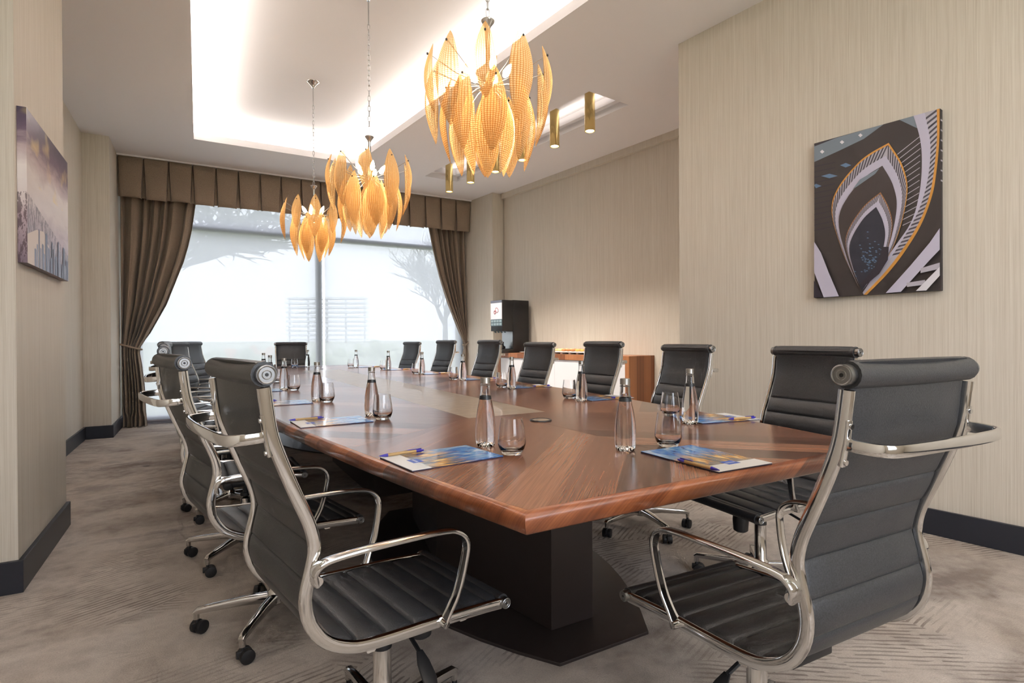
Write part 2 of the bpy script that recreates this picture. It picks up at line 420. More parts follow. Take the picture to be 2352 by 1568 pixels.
def wallbox(name, poly, z0=0.0, z1=HU+.05, mat=WALL):
    b = MB(); b.prism(poly, z0, z1); return struct(name, b, mat, smooth=False)
PX = -0.696
wallbox('wall_left_pier', [(PX,3.17),(PX,4.176),(-2.2,4.176),(-2.2,3.17)])
wallbox('wall_left_far', [(-1.13,4.176),(-1.13,7.73),(-2.2,7.73),(-2.2,4.176)])
wallbox('wall_left_column', [(-0.875,7.73),(-0.875,YW+.2),(-2.2,YW+.2),(-2.2,7.73)])
wallbox('wall_left_near', [(-1.13,YB),(-1.13,3.17),(-2.2,3.17),(-2.2,YB)])
cr_, ca_ = rw(OFF_R, 3.131), rw(OFF_R, YB)
wallbox('wall_right', [cr_, ca_, (7.0,YB), tuple(np.array(cr_)+NV*2.6)])
nf, nn_ = rw(OFF_N, 7.755), rw(OFF_N, 3.2)
wallbox('wall_right_niche', [nf, nn_, tuple(np.array(nn_)+NV*.9), tuple(np.array(nf)+NV*.9)])
c1, c2 = rw(OFF_C, 7.75), rw(OFF_C, YW+.2)
wallbox('wall_right_column', [c1, c2, tuple(np.array(c2)+NV*1.2), tuple(np.array(c1)+NV*1.2)])
WBX0, WBX1, WBZ0, WBZ1 = -.2, 2.6, 1.0, 3.2  # opening for the added rear window
wallbox('wall_back_left', [(-2.2,YB),(WBX0,YB),(WBX0,YB-.15),(-2.2,YB-.15)])
wallbox('wall_back_right', [(WBX1,YB),(7.0,YB),(7.0,YB-.15),(WBX1,YB-.15)])
wallbox('wall_back_sill', [(WBX0,YB),(WBX1,YB),(WBX1,YB-.15),(WBX0,YB-.15)], 0, WBZ0)
wallbox('wall_back_head', [(WBX0,YB),(WBX1,YB),(WBX1,YB-.15),(WBX0,YB-.15)], WBZ1)
wallbox('wall_window_head', [(-0.875,YW+.02),(4.0,YW+.02),(4.0,YW+.2),(-0.875,YW+.2)], 3.22)

# ceiling with the lit tray and the downlight recess
T0, T1 = -0.5, 7.36
def trx(y): return 2.363 - 0.1245*(y-3.047)
tray = [(-0.034,T0),(trx(T0),T0),(trx(T1),T1),(-0.034,T1)]
rec = [(3.236,4.144),(3.769,4.189),(3.354,7.463),(2.834,7.438)]
bm = bmesh.new()
def loop(pts, z):
    vs = [bm.verts.new((x,y,z)) for x,y in pts]
    return [bm.edges.new((vs[i], vs[(i+1)%len(vs)])) for i in range(len(vs))]
es = loop([(-2.2,YB),(7.0,YB),(7.0,YW+.2),(-2.2,YW+.2)], H)+loop(tray, H)+loop(rec, H)
bmesh.ops.triangle_fill(bm, edges=es, use_beauty=True, normal=(0,0,-1))
me = bpy.data.meshes.new('ceiling'); bm.to_mesh(me); bm.free(); me.materials.append(CEIL)
tag(link('ceiling', me), kind='structure')
def grow(q, d):
    c = np.mean(np.array(q), axis=0); out = []
    n = len(q)
    for i in range(n):
        p, a, b_ = np.array(q[i]), np.array(q[i-1]), np.array(q[(i+1)%n])
        e1 = (p-a)/np.linalg.norm(p-a); e2 = (b_-p)/np.linalg.norm(b_-p)
        n1 = np.array([e1[1],-e1[0]]); n2 = np.array([e2[1],-e2[0]])
        k = (n1+n2)/(1+n1@n2); out.append(tuple(p+k*d))
    return out
def ring(mb, a, z0, b, z1):
    n = len(a); mb.add([(x,y,z0) for x,y in a]+[(x,y,z1) for x,y in b], [(i,(i+1)%n,n+(i+1)%n,n+i) for i in range(n)])
big = grow(tray, 0.17); lip = grow(tray, 0.02)
t = MB(); ring(t, tray, H, tray, 3.53); ring(t, tray, 3.53, lip, 3.53); ring(t, lip, 3.53, lip, H+.01); ring(t, lip, H+.01, big, H+.01); ring(t, big, H+.01, big, HU)
struct('ceiling_tray_cove', t, CEIL, smooth=False, fix=False)
t = MB(); t.prism(grow(tray, .2), HU, HU+.04); struct('ceiling_tray_panel', t, CEIL, smooth=False)
rb = grow(rec, -.06)
t = MB(); ring(t, rec, H, rec, 3.52); ring(t, rec, 3.52, rb, 3.52); ring(t, rb, 3.52, rb, 3.60)
t.add([(x,y,3.60) for x,y in rb], [(0,1,2,3)]); struct('ceiling_recess', t, CEIL, smooth=False, fix=False)
# cove strips (lamps lying on the cove shelf, shining up)
def strip(name, a, b, power):
    a, b = np.array(a), np.array(b); L = float(np.linalg.norm(b-a)); mdl = (a+b)/2; ang = math.atan2(b[1]-a[1], b[0]-a[0])
    o = area_light(name, (mdl[0], mdl[1], H+.055), (PI-1.0, 0, ang), L, 0.05, power*L, WARM)
mid = grow(tray, 0.135)
for i in range(4): strip('cove_strip_light', mid[i], mid[(i+1)%4], COVE_POWER)

# round fill lamps added behind the camera to brighten the near half
for i, (x, y) in enumerate(((2.6,-1.1),(-.3,-1.1),(1.2,-1.7))):
    t = MB(); t.lathe([(.155,H-.001),(.17,H-.006),(.185,H-.001)], 28, (x,y)); struct('fill_lamp_trim', t, CEIL)
    l = bpy.data.lights.new('fill_lamp', 'AREA'); l.shape = 'DISK'; l.size = .30; l.energy = FILL_POWER; l.color = (1.0,.92,.82)
    lo = bpy.data.objects.new('fill_lamp', l); COL.objects.link(lo); lo.location = (x,y,H-.004)

# baseboards: 14 cm tall, 2 cm proud
def baseboard(name, pts, d):
    b = MB(); h = 0.142
    for (p, q) in zip(pts[:-1], pts[1:]):
        p, q = np.array(p), np.array(q)
        b.prism([tuple(p), tuple(q), tuple(q+np.array(d)), tuple(p+np.array(d))], 0, h)
    return struct(name, b, BASEB, smooth=False, bevel=0.0015)
def skirting(name, poly): 
    b = MB(); b.prism(poly, 0, 0.142); return struct(name, b, BASEB, smooth=False, bevel=0.002)
skirting('baseboard_left_pier', [(-2.2,3.151),(-0.676,3.151),(-0.676,4.176),(PX,4.176),(PX,3.17),(-2.2,3.17)])
skirting('baseboard_left_far', [(-1.13,4.18),(-1.11,4.18),(-1.11,7.71),(-0.855,7.71),(-0.855,YW),(-0.875,YW),(-0.875,7.73),(-1.13,7.73)])
a0, a1 = np.array(rw(OFF_R,YB)), np.array(rw(OFF_R,3.131))
skirting('baseboard_right', [tuple(a0), tuple(a1), tuple(a1-NV*.02), tuple(a0-NV*.02)])
a0, a1 = np.array(rw(OFF_N,3.2)), np.array(rw(OFF_N,7.755))
skirting('baseboard_right_niche', [tuple(a0), tuple(a1), tuple(a1-NV*.02), tuple(a0-NV*.02)])
# boxed trim along the top of the niche wall
t = MB(); t.prism([tuple(a0), tuple(a1), tuple(a1-NV*.05), tuple(a0-NV*.05)], 3.365, H); struct('trim_1', t, WALL, smooth=False)
# white strip between valance and ceiling
t = MB(); t.box(-0.874, 4.02, 8.355, 8.40, H-.018, H); struct('trim_2', t, CEIL, smooth=False)

# window wall: aluminium frame, panes, sill
wf = MB()
for x0, x1 in ((-0.87,-0.80),(1.555,1.635),(3.93,4.0)): wf.box(x0,x1,YW-.03,YW+.05,0.02,3.22)
win = struct('window_1', wf, FRAME, smooth=False, bevel=0.004)
for z0, z1 in ((0.02,0.10),(2.615,2.69),(3.16,3.22)):
    for x0, x1 in ((-0.80,1.555),(1.635,3.93)):
        r_ = MB(); r_.box(x0, x1, YW-.028, YW+.045, z0, z1); r_.build('rail', FRAME, win, smooth=False, bevel=0.004)
for x0, x1 in ((-0.80,1.555),(1.635,3.93)):
    for z0, z1 in ((0.10,2.615),(2.69,3.16)):
        p = MB(); p.box(x0,x1,YW+.008,YW+.014,z0,z1); p.build('pane', PANE, win, smooth=False)
s_ = MB(); s_.box(-0.875,4.0,YW-.05,YW+.10,0.0,0.02); s_.build('window_sill', FRAME, win, smooth=False)

wf = MB()  # unseen rear window, added to let fill light onto the near half
for x0, x1 in ((WBX0,WBX0+.06),(1.17,1.23),(WBX1-.06,WBX1)): wf.box(x0,x1,YB-.10,YB-.04,WBZ0,WBZ1)
added_win = struct('added_rear_window', wf, FRAME, smooth=False, bevel=0.004)
for x0, x1 in ((WBX0+.06,1.17),(1.23,WBX1-.06)):
    p = MB(); p.box(x0,x1,YB-.075,YB-.069,WBZ0,WBZ1); p.build('pane', PANE, added_win, smooth=False)

# roller screen blinds, one on each side of the mullion
for i, (x0, x1, lb) in enumerate(((-0.86,1.642,'pale see-through screen blind covering the window half beside the tall gathered curtain'),
                                  (1.672,3.99,'pale see-through screen blind covering the window half beside the coffee machine'))):
    e = empty('roller_blind', ((x0+x1)/2, 8.655, 0), 0, lb, 'blind', 'screen blinds in the window'); w = (x1-x0)/2
    b = MB(); b.add([(-w,0,0.06),(w,0,0.06),(w,0,3.30),(-w,0,3.30)], [(0,1,2,3)]); b.build('screen_fabric', BLIND, e, smooth=False, fix=False)
    b = MB(); b.box(-w,w,-.01,.01,0.035,0.06); b.build('bottom_bar', FRAME, e, smooth=False, bevel=.003)
    b = MB(); b.cyl((-w,0,3.33),(w,0,3.33),.03); b.build('roller_tube', FRAME, e)

# ------------------------------------------------------------------ outside the window
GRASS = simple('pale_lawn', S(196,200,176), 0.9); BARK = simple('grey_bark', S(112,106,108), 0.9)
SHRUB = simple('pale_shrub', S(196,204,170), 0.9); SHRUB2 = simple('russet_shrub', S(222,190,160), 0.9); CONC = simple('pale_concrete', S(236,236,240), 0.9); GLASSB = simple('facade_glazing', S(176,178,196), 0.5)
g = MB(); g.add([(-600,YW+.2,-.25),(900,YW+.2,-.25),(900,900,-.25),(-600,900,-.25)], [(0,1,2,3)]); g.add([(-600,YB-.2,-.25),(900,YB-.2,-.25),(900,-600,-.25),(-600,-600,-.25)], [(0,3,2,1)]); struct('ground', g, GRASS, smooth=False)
def branches(mb, p, d, L, r, depth, rng, droop=0.0):
    pts = [Vector(p)]; dv = Vector(d).normalized(); n = 5
    for i in range(n):
        dv = (dv + Vector((rng.uniform(-.16,.16), rng.uniform(-.16,.16), rng.uniform(-.10,.12)-droop))).normalized()
        pts.append(pts[-1]+dv*(L/n))
    mb.sweep(pts, ell(1,1,5), None, [r*(1-.55*i/n) for i in range(n+1)])
    if depth <= 0: return
    for i in range(2, n+1):
        for k in range(2 if depth > 1 else 1):
            a = rng.uniform(0, 2*PI); side = Vector((math.cos(a), math.sin(a)*.8, rng.uniform(.0,.7)))
            branches(mb, pts[i], dv*.75+side*.75, L*rng.uniform(.48,.66), r*.58, depth-1, rng, droop)
def bare_tree(x, y, hgt, r, seed, lb, depth=3, droop=0.0, lean=(0,0,1)):
    rng = random.Random(seed); e = empty('bare_tree', (x,y,-.25), 0, lb, 'tree')
    b = MB(); b.cyl((0,0,0),(0,0,hgt*.34), r, r*.75, 8); b.build('trunk', BARK, e)
    b = MB()
    for k in range(6):
        a = 2*PI*k/6+rng.uniform(-.3,.3); branches(b, (0,0,hgt*rng.uniform(.26,.34)), (math.cos(a)*.55+lean[0], math.sin(a)*.55+lean[1], lean[2]), hgt*.36, r*.5, depth, rng, droop)
    b.build('branches', BARK, e); return e
bare_tree(13.5, 32.0, 8.2, .20, 5, 'slender leafless tree seen through the blind nearest the coffee machine')
bare_tree(-1.6, 19.0, 9.5, .22, 11, 'leafless tree with drooping twigs outside, beside the tall gathered curtain', 3, 0.07, (.45,-.1,.8))
def shrub(x, y, r, h, seed, mat, lb):
    rng = random.Random(seed); b = MB()
    for k in range(42):
        a = rng.uniform(0,2*PI); q = r*math.sqrt(rng.random()); s = rng.uniform(.22,.42)*h*.55
        z = rng.uniform(.15,.75)*h*(1-.4*q/r)
        c = Vector((q*math.cos(a), q*math.sin(a), z))
        vs = [c+Vector((s*math.cos(t)*math.cos(p_), s*math.sin(t)*math.cos(p_), s*math.sin(p_)))*rng.uniform(.8,1.2) for p_ in (-1.0,0,1.0) for t in (0,1.26,2.5,3.77,5.03)]
        b.add(vs, [(j*5+i, j*5+(i+1)%5, (j+1)*5+(i+1)%5, (j+1)*5+i) for j in range(2) for i in range(5)]+[(4,3,2,1,0),(10,11,12,13,14)])
    o = b.build('garden_shrub', mat, None, (x,y,-.25)); tag(o, lb, 'shrub', 'shrubs in the garden'); return o
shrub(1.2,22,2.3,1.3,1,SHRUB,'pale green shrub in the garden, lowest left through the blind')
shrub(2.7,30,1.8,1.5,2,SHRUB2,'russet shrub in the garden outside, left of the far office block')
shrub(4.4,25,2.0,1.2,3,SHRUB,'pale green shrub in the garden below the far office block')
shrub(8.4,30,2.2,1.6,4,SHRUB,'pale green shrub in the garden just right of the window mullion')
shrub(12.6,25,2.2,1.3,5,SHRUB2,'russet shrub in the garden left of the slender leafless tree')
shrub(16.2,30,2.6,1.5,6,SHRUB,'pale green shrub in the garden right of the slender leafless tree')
bl = empty('office_block', (58, 300, -.25), -.5, 'distant pale office block with banded floors seen beside the window mullion', 'building')
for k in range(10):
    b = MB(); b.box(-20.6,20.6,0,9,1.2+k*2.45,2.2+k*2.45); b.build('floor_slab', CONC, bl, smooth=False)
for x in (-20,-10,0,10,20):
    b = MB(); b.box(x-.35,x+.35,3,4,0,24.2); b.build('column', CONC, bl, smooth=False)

# ------------------------------------------------------------------ curtains and valance
def curtain(name, lb, Lf, Rf, folds, flip):
    e = empty(name, (0,8.535,0), 0, lb, 'curtain', 'gathered curtains at the window')
    zs = [3.30,3.1,2.93,2.6,2.16,1.85,1.58,1.3,1.12,1.03,.95,.8,.55,.3,.12,.03,.004]
    zz = []
    for a, b_ in zip(zs[:-1], zs[1:]): zz += [a, (a+b_)/2]
    zz.append(zs[-1]); nv = len(zz)-1; nu = folds*12
    rng = random.Random(len(name)+folds); ph = [rng.uniform(-.35,.35) for _ in range(folds+2)]
    def fn(u, v):
        z = zz[min(int(round(v*nv)), nv)]
        l, r = Lf(z), Rf(z); w = r-l
        dens = max(.012, min(.085, .066*(1.0/max(w,.18))**.25))
        k = u*folds; i = int(min(k, folds-1e-6)); ff = k-i
        am = dens*(1+ph[i]*.6)*(.55 if abs(z-1.03) < .1 else 1.0)
        kk = k+.16*math.sin(2*PI*u*1.7+1.0)+.1*math.sin(2*PI*u*3.1)
        y = -am*(math.sin(2*PI*kk)+.30*math.sin(4*PI*kk+1.1))*.62
        x = l+w*u + .010*math.cos(2*PI*k)*(1 if w > .3 else .4)
        if z < .15: x += .02*math.sin(9*u+3*z); y += -.03*(.15-z)/.15
        return (x, y, z)
    b = MB(); b.grid(fn, nu, nv); o = b.build('drape', CURTAIN, e, fix=False)
    md = o.modifiers.new('thickness', 'SOLIDIFY'); md.thickness = .004
    return e
def interp(pts):
    zs = [p[0] for p in pts][::-1]; xs = [p[1] for p in pts][::-1]
    return lambda z: float(np.interp(z, zs, xs))
cl = curtain('curtain', 'tall taupe curtain tied back beside the wall column with the city print',
        interp([(3.3,-.86),(1.3,-.865),(1.03,-.862),(.6,-.855),(0,-.85)]), interp([(3.3,.05),(2.93,-.035),(2.5,-.09),(2.16,-.176),(1.58,-.376),(1.2,-.56),(1.03,-.655),(.95,-.665),(.8,-.645),(.5,-.615),(0,-.60)]), 7, 1)
cr = curtain('curtain', 'tall taupe curtain tied back beside the coffee machine',
        interp([(3.3,3.22),(2.894,3.304),(2.5,3.39),(2.114,3.50),(1.7,3.65),(1.355,3.80),(1.1,3.92),(1.0,3.95),(.9,3.945),(.5,3.88),(0,3.84)]), interp([(3.3,3.99),(1.0,4.0),(0,3.99)]), 7, -1)
for c, x0, x1 in ((cl,-.868,-.648),(cr,3.935,4.005)):
    b = MB(); pts = []
    for k in range(28):
        a = 2*PI*k/28; pts.append(((x0+x1)/2+(x1-x0)/2*1.06*math.cos(a), .075*math.sin(a), 1.03+(.035 if c is cl else -.03)*-math.cos(a)))
    b.sweep(pts, ell(.012,.012,8), (0,0,1), closed=True); b.build('tieback_cord', CURTAIN, c)
val = empty('valance', (0,8.385,0), 0, 'box-pleated taupe valance hanging across the top of the window', 'valance')
VX0, VX1, NP = -0.868, 4.012, 18
pw = (VX1-VX0)/NP
b = MB(); b.box(VX0, VX1, .035, .045, 2.93, H-.02); b.build('backing', CURTAIN, val, smooth=False)
for k in range(NP):
    x0 = VX0+k*pw; rng = random.Random(k); q = rng.uniform(-.008,.008)
    def fn(u, v, x0=x0, q=q):
        z = (H-.02)-(H-.02-2.912-q)*v; gap = .004+.020*v
        x = x0+gap+(pw-2*gap)*u; edge = min(u,1-u)
        y = -.012-.016*v*math.sin(PI*u)+ (.045 if edge < .001 else (.010 if edge < .06 else 0))*min(1,.25+v)
        return (x, y, z)
    us = [0,.03,.12,.3,.5,.7,.88,.97,1]
    b = MB(); vs = []; nv = 6
    for j in range(nv+1): vs += [fn(u, j/nv) for u in us]
    n = len(us); b.add(vs, [(j*n+i, j*n+i+1, (j+1)*n+i+1, (j+1)*n+i) for j in range(nv) for i in range(n-1)])
    o = b.build('pleat', CURTAIN, val, fix=False); md = o.modifiers.new('thickness','SOLIDIFY'); md.thickness = .003

# ------------------------------------------------------------------ conference table
TX, TY0, TY1 = 1.244, 0.935, 7.975
TYC, THL = (TY0+TY1)/2, (TY1-TY0)/2
def half(y): return 0.68+0.385*(1-((y-TYC)/THL)**2)
def outline(inset=0.0, n=40):
    ys = [TY0+inset+(TY1-TY0-2*inset)*i/n for i in range(n+1)]
    r = [(TX+half(y)-inset, y) for y in ys]; l = [(TX-half(y)+inset, y) for y in ys][::-1]
    return r+l
tb = empty('conference_table', (0,0,0), 0, 'long boat-shaped walnut conference table with a pale stone strip down its middle', 'table')
b = MB(); prof = [(.022,.750),(.012,.7485),(.005,.744),(.001,.737),(0,.729),(.010,.706),(.018,.700),(.04,.698)]
loops = [outline(i) for i, z in prof]; n = len(loops[0]); vs = []
for lp, (i, z) in zip(loops, prof): vs += [(x,y,z) for x,y in lp]
fs = [(k*n+j, k*n+(j+1)%n, (k+1)*n+(j+1)%n, (k+1)*n+j) for k in range(len(prof)-1) for j in range(n)]
fs += [list(range((len(prof)-1)*n, len(prof)*n))]
b.add(vs, fs); b.build('tabletop_edge', WOOD_E, tb)
Z0, Z1 = 0.742, 0.7502
IX0, IX1, IY0, IY1 = TX-.205, TX+.205, 2.205, 6.705
def inner(y, s): return TX+s*(half(y)-.0225)
def panel(mat, side, ya, yb, ia, ib):
    """veneer leaf between the inlay (or the centre line) and the outer edge; ya/yb at the rim, ia/ib inside"""
    n = 14; rim = [(inner(ya+(yb-ya)*k/n, side), ya+(yb-ya)*k/n) for k in range(n+1)]
    poly = [ia]+rim+[ib] if True else rim
    b = MB(); b.prism(poly, Z0, Z1); return b.build('veneer_leaf', mat, tb, smooth=False)
g_ = .0006
for s, mA, mB in ((-1, WOOD_P, WOOD_M), (1, WOOD_M, WOOD_P)):
    xc = TX+s*g_; xi = TX+s*.2056
    for (far) in (0, 1):
        f = (lambda y: y) if not far else (lambda y: TY0+TY1-y)
        ye = f(TY0+.0225); ym = f(1.80)
        n = 12; rim = [(inner(ye+(ym-ye)*k/n, s), ye+(ym-ye)*k/n-(g_ if not far else -g_)) for k in range(n+1)]
        b = MB(); b.prism([(xc, ye)]+rim+[(xi, f(IY0-.0006)), (xc, f(IY0-.0006))], Z0, Z1); b.build('veneer_leaf', mA if not far else mB, tb, smooth=False)
    for ya, yb, i0, i1, mm in ((1.80, TYC, IY0, TYC, mB), (TYC, TY0+TY1-1.80, TYC, IY1, mA)):
        n = 24; rim = [(inner(ya+(yb-ya)*k/n, s), ya+(yb-ya)*k/n+(g_ if k == 0 else (-g_ if k == n else 0))) for k in range(n+1)]
        b = MB(); b.prism([(xi, i0+g_)]+rim+[(xi, i1-g_)], Z0, Z1); b.build('veneer_leaf', mm, tb, smooth=False)
b = MB(); b.box(IX0+.0012, IX1-.0012, IY0+.0012, IY1-.0012, Z0, Z1); b.build('stone_inlay', INLAY, tb, smooth=False)
for gy in (1.975, TY0+TY1-1.975):
    b = MB(); b.lathe([(0,.7545),(.034,.7545),(.037,.7535)], 28, (1.272,gy)); gr = b.build('cable_port', INLAY, tb)
    b = MB(); b.lathe([(.036,.7535),(.040,.7555),(.046,.7555),(.0485,.7505)], 28, (1.272,gy)); b.build('ring', BLACK, gr)
def hexa(yc, hl, wm, we): return [(TX-.012-we,yc-hl),(TX-.012+we,yc-hl),(TX-.012+wm,yc),(TX-.012+we,yc+hl),(TX-.012-we,yc+hl),(TX-.012-wm,yc)]
def lens(yc, hl, wm, we, n=14):
    ys = [yc-hl+2*hl*k/n for k in range(n+1)]; hw = lambda y: we+(wm-we)*(1-((y-yc)/hl)**2)
    return [(TX+hw(y), y) for y in ys]+[(TX-hw(y), y) for y in ys[::-1]]
for yc in (2.46, TY0+TY1-2.46):
    b = MB(); b.prism(hexa(yc,.765,.245,.097), .012, .70); ped = b.build('pedestal', PEDESTAL, tb, smooth=False, bevel=.002)
    b = MB(); b.prism(lens(yc,.95,.53,.2), 0, .012); b.build('base_plate', PEDESTAL, ped, smooth=False, bevel=.002)
b = MB(); b.box(1.05,1.438,3.78,5.13,0,.70); b.build('pedestal', PEDESTAL, tb, smooth=False, bevel=.002)

# ------------------------------------------------------------------ office chairs
PROF = [(-.349,1.036),(-.3505,1.018),(-.346,.976),(-.336,.912),(-.315,.85),(-.287,.78),(-.262,.718),(-.2535,.672),(-.259,.635),(-.268,.60),(-.273,.563),(-.264,.516),(-.232,.469),(-.178,.438),(-.12,.427),(-.02,.420),(.09,.414),(.20,.404),(.252,.398)]
CP = [tuple(p) for p in catmull(PROF, 5)]
CS = [0.0]
for p, q in zip(CP[:-1], CP[1:]): CS.append(CS[-1]+math.hypot(q[0]-p[0], q[1]-p[1]))
def prof_at(s):
    s = min(max(s,0),CS[-1]); y = float(np.interp(s, CS, [p[0] for p in CP])); z = float(np.interp(s, CS, [p[1] for p in CP]))
    e = .004; a = max(s-e,0); c = min(s+e,CS[-1])
    ty = np.interp(c,CS,[p[0] for p in CP])-np.interp(a,CS,[p[0] for p in CP]); tz = np.interp(c,CS,[p[1] for p in CP])-np.interp(a,CS,[p[1] for p in CP])
    L = math.hypot(ty,tz); return y, z, -tz/L, ty/L
RW = .205
SEAMS = [.005,.235]+[.235+.0735*k for k in range(1,12)]
SEAMS = [s for s in SEAMS if s < CS[-1]-.03]+[CS[-1]-.006]
def sling(s0, s1):
    """quilted upholstery between two arc lengths of the side profile"""
    b = MB(); ss = []
    for a, c in zip(SEAMS[:-1], SEAMS[1:]):
        w_ = .0735/(c-a)
        for fr in (0,.05*w_,.15*w_,.35,.5,.65,1-.15*w_,1-.05*w_): ss.append((a+(c-a)*fr, fr))
    ss.append((SEAMS[-1],0.0))
    ss = [x for x in ss if s0-1e-6 <= x[0] <= s1+1e-6]
    hw = RW-.010; xs = [-hw,-hw+.004,-hw+.014,-hw*.5,0,hw*.5,hw-.014,hw-.004,hw]; ed = [0,.55,.92,1,1,1,.92,.55,0]
    n = 2*len(xs)-2; vs = []
    for s, fr in ss:
        y, z, ny, nz = prof_at(s); pw_ = max(0,math.sin(PI*fr))**.36; pil = .002+.0115*pw_
        pb = .001+.0072*pw_; sh = .0125*max(0,1-s/.13)**1.6; pil += sh; pb = pb-sh if s > .03 else pb
        row = [(x, y+ny*(pil*e), z+nz*(pil*e)) for x, e in zip(xs,ed)]
        row += [(x, y-ny*(pb*e), z-nz*(pb*e)) for x, e in list(zip(xs,ed))[-2:0:-1]]
        vs += row
    if s0 < .01:                                           # leather wraps forward over the head roll
        pre = []
        for a_ in (118,96,74,52,30,10):
            ca, sa = math.cos(math.radians(a_)), math.sin(math.radians(a_))
            row = [(x, -.3505+(.019+.0073*e)*ca, 1.034+(.019+.0073*e)*sa) for x, e in zip(xs,ed)]
            row += [(x, -.3505+(.019-.004*e)*ca, 1.034+(.019-.004*e)*sa) for x, e in list(zip(xs,ed))[-2:0:-1]]
            pre += row
        ss = [None]*6+ss[2:]; vs = pre+vs[2*n:]
    m = len(ss); fs = [(i*n+k, i*n+(k+1)%n, (i+1)*n+(k+1)%n, (i+1)*n+k) for i in range(m-1) for k in range(n)]
    fs += [list(range(n)), [(m-1)*n+k for k in range(n)]]
    b.add(vs, fs); return b
def chair_proto():
    e = empty('office_chair'); ups = []
    def up(o): ups.append(o.name); return o
    SPLIT = min(SEAMS, key=lambda s: abs(s-.60))
    up(sling(SEAMS[0], SPLIT).build('backrest', LEATHER, e)); up(sling(SPLIT, SEAMS[-1]).build('seat', LEATHER, e))
    # head roll and front roll
    for (y, z, r, nm) in ((-.3505,1.034,.0245,'head_roll'),(.250,.399,.0185,'front_roll')):
        b = MB(); n = 15; pts = [(-(RW-.004)+2*(RW-.004)*k/(n-1), y, z-.004*math.sin(PI*k/(n-1))*(1 if nm == 'head_roll' else 0)) for k in range(n)]
        b.sweep(pts, ell(1,1,16), (0,0,1), [r*(.93+.09*abs(2*k/(n-1)-1)**2) for k in range(n)]); ro = up(b.build(nm, LEATHER, e))
        for sx in (-1,1):
            b = MB(); x = sx*(RW+.004); d = sx*.010; rc = r*.78
            b.cyl((x-sx*.012,y,z),(x+d,y,z), rc, rc, 24)
            b.torus((x+d,y,z), rc*.88, rc*.10, (1,0,0), 24, 6); b.torus((x+d,y,z), rc*.45, rc*.06, (1,0,0), 16, 6); b.build('end_cap', CAPMETAL, ro)
            b = MB(); b.cyl((x+d*.98,y,z),(x+d*1.08,y,z), rc*.2, rc*.2, 6); b.build('hex_screw', BLACK, ro)
    for sx in (-1,1):
        b = MB(); s0, s1 = .028, CS[-1]-.012; k = 64; pts = []
        for i in range(k+1):
            y, z, ny, nz = prof_at(s0+(s1-s0)*i/k); pts.append((sx*RW, y-ny*.002, z-nz*.002))
        b.sweep(pts, rrect(.0085,.0135,.0065,2), (1,0,0)); up(b.build('side_rail', CHROME, e))
        # loop armrest
        arm = catmull([(.213,-.257,.600),(.222,-.262,.626),(.230,-.240,.645),(.236,-.17,.651),(.238,-.07,.650),(.238,.03,.645),(.237,.080,.634),(.235,.108,.603),(.231,.104,.55),(.226,.088,.485),(.220,.066,.438),(.214,.052,.410)], 6)
        b = MB(); m = len(arm); sc = []
        for i in range(m):
            t_ = i/(m-1); wd = 1.35 if t_ < .08 else (1.35-.35*(t_-.08)/.1 if t_ < .18 else (1.0 if t_ < .9 else 1.0+.35*(t_-.9)/.1)); sc.append((wd,1.0))
        b.sweep([(sx*p[0],p[1],p[2]) for p in arm], rrect(.0125,.0058,.005,2), (1,0,0), sc); ar = up(b.build('armrest', CHROME, e))
        for (y, z) in ((-.256,.607),(.053,.413)):
            b = MB(); b.cyl((sx*.212,y,z),(sx*.230,y,z), .0105, .0095, 14); b.cyl((sx*.230,y,z),(sx*.2305,y,z), .006, .006, 6); b.build('bolt', CHROME, ar)
        # bracket of the grab bar
        b = MB(); b.sweep([(sx*(RW+.001),-.356,.955),(sx*(RW+.001),-.352,.915),(sx*(RW+.001),-.343,.872)], rrect(.007,.004,.003,2), (1,0,0)); br = up(b.build('bracket', CHROME, e))
        for y, z in ((-.358,.945),(-.348,.880)):
            b = MB(); b.cyl((sx*RW,y+.004,z),(sx*RW,y-.0035,z-.001), .0055, .005, 12); b.build('bolt', CHROME, br)
    gb = catmull([(-.205,-.350,.912),(-.207,-.372,.911),(-.196,-.405,.909),(-.165,-.418,.908),(-.06,-.424,.908),(.06,-.424,.908),(.165,-.418,.908),(.196,-.405,.909),(.207,-.372,.911),(.205,-.350,.912)], 5)
    b = MB(); b.sweep(gb, rrect(.0115,.0048,.004,2), (0,0,1)); up(b.build('grab_bar', CHROME, e))
    # under-seat stretchers, tilt mechanism, knob, levers
    for y, z in ((-.13,.412),(.12,.398)):
        b = MB(); b.sweep([(-RW,y,z),(-.1,y,z-.012),(.1,y,z-.012),(RW,y,z)], rrect(.006,.011,.004,2), (0,0,1)); up(b.build('stretcher', CHROME, e))
    b = MB(); b.box(-.07,.07,-.15,.14,.368,.392); b.box(-.042,.042,-.10,.09,.340,.368); b.cyl((-.055,-.085,.352),(.055,-.085,.352),.022,.022,14); mc = up(b.build('tilt_mechanism', BLACK, e, bevel=.004))
    b = MB(); b.lathe([(0,.372),(.021,.370),(.021,.346),(.031,.342),(.033,.318),(.030,.276),(.022,.270),(0,.270)], 20, (0,.118)); b.build('tension_knob', BLACK, mc)
    for sx, y0, bend in ((1,.02,-.035),(-1,-.05,-.03)):
        b = MB(); b.sweep([(sx*.05,y0,.358),(sx*.11,y0,.352),(sx*.17,y0-.005,.335)], ell(.0055,.0055,8), (0,0,1))
        b.sweep([(sx*.165,y0-.004,.337),(sx*.19,y0-.008,.322),(sx*.225,y0-.012,.300),(sx*.245,y0-.014,.288)], rrect(.004,.016,.0035,2), (0,0,1), [(1,.5),(1,1),(1,1.15),(1,.7)]); b.build('lever', BLACK, mc)
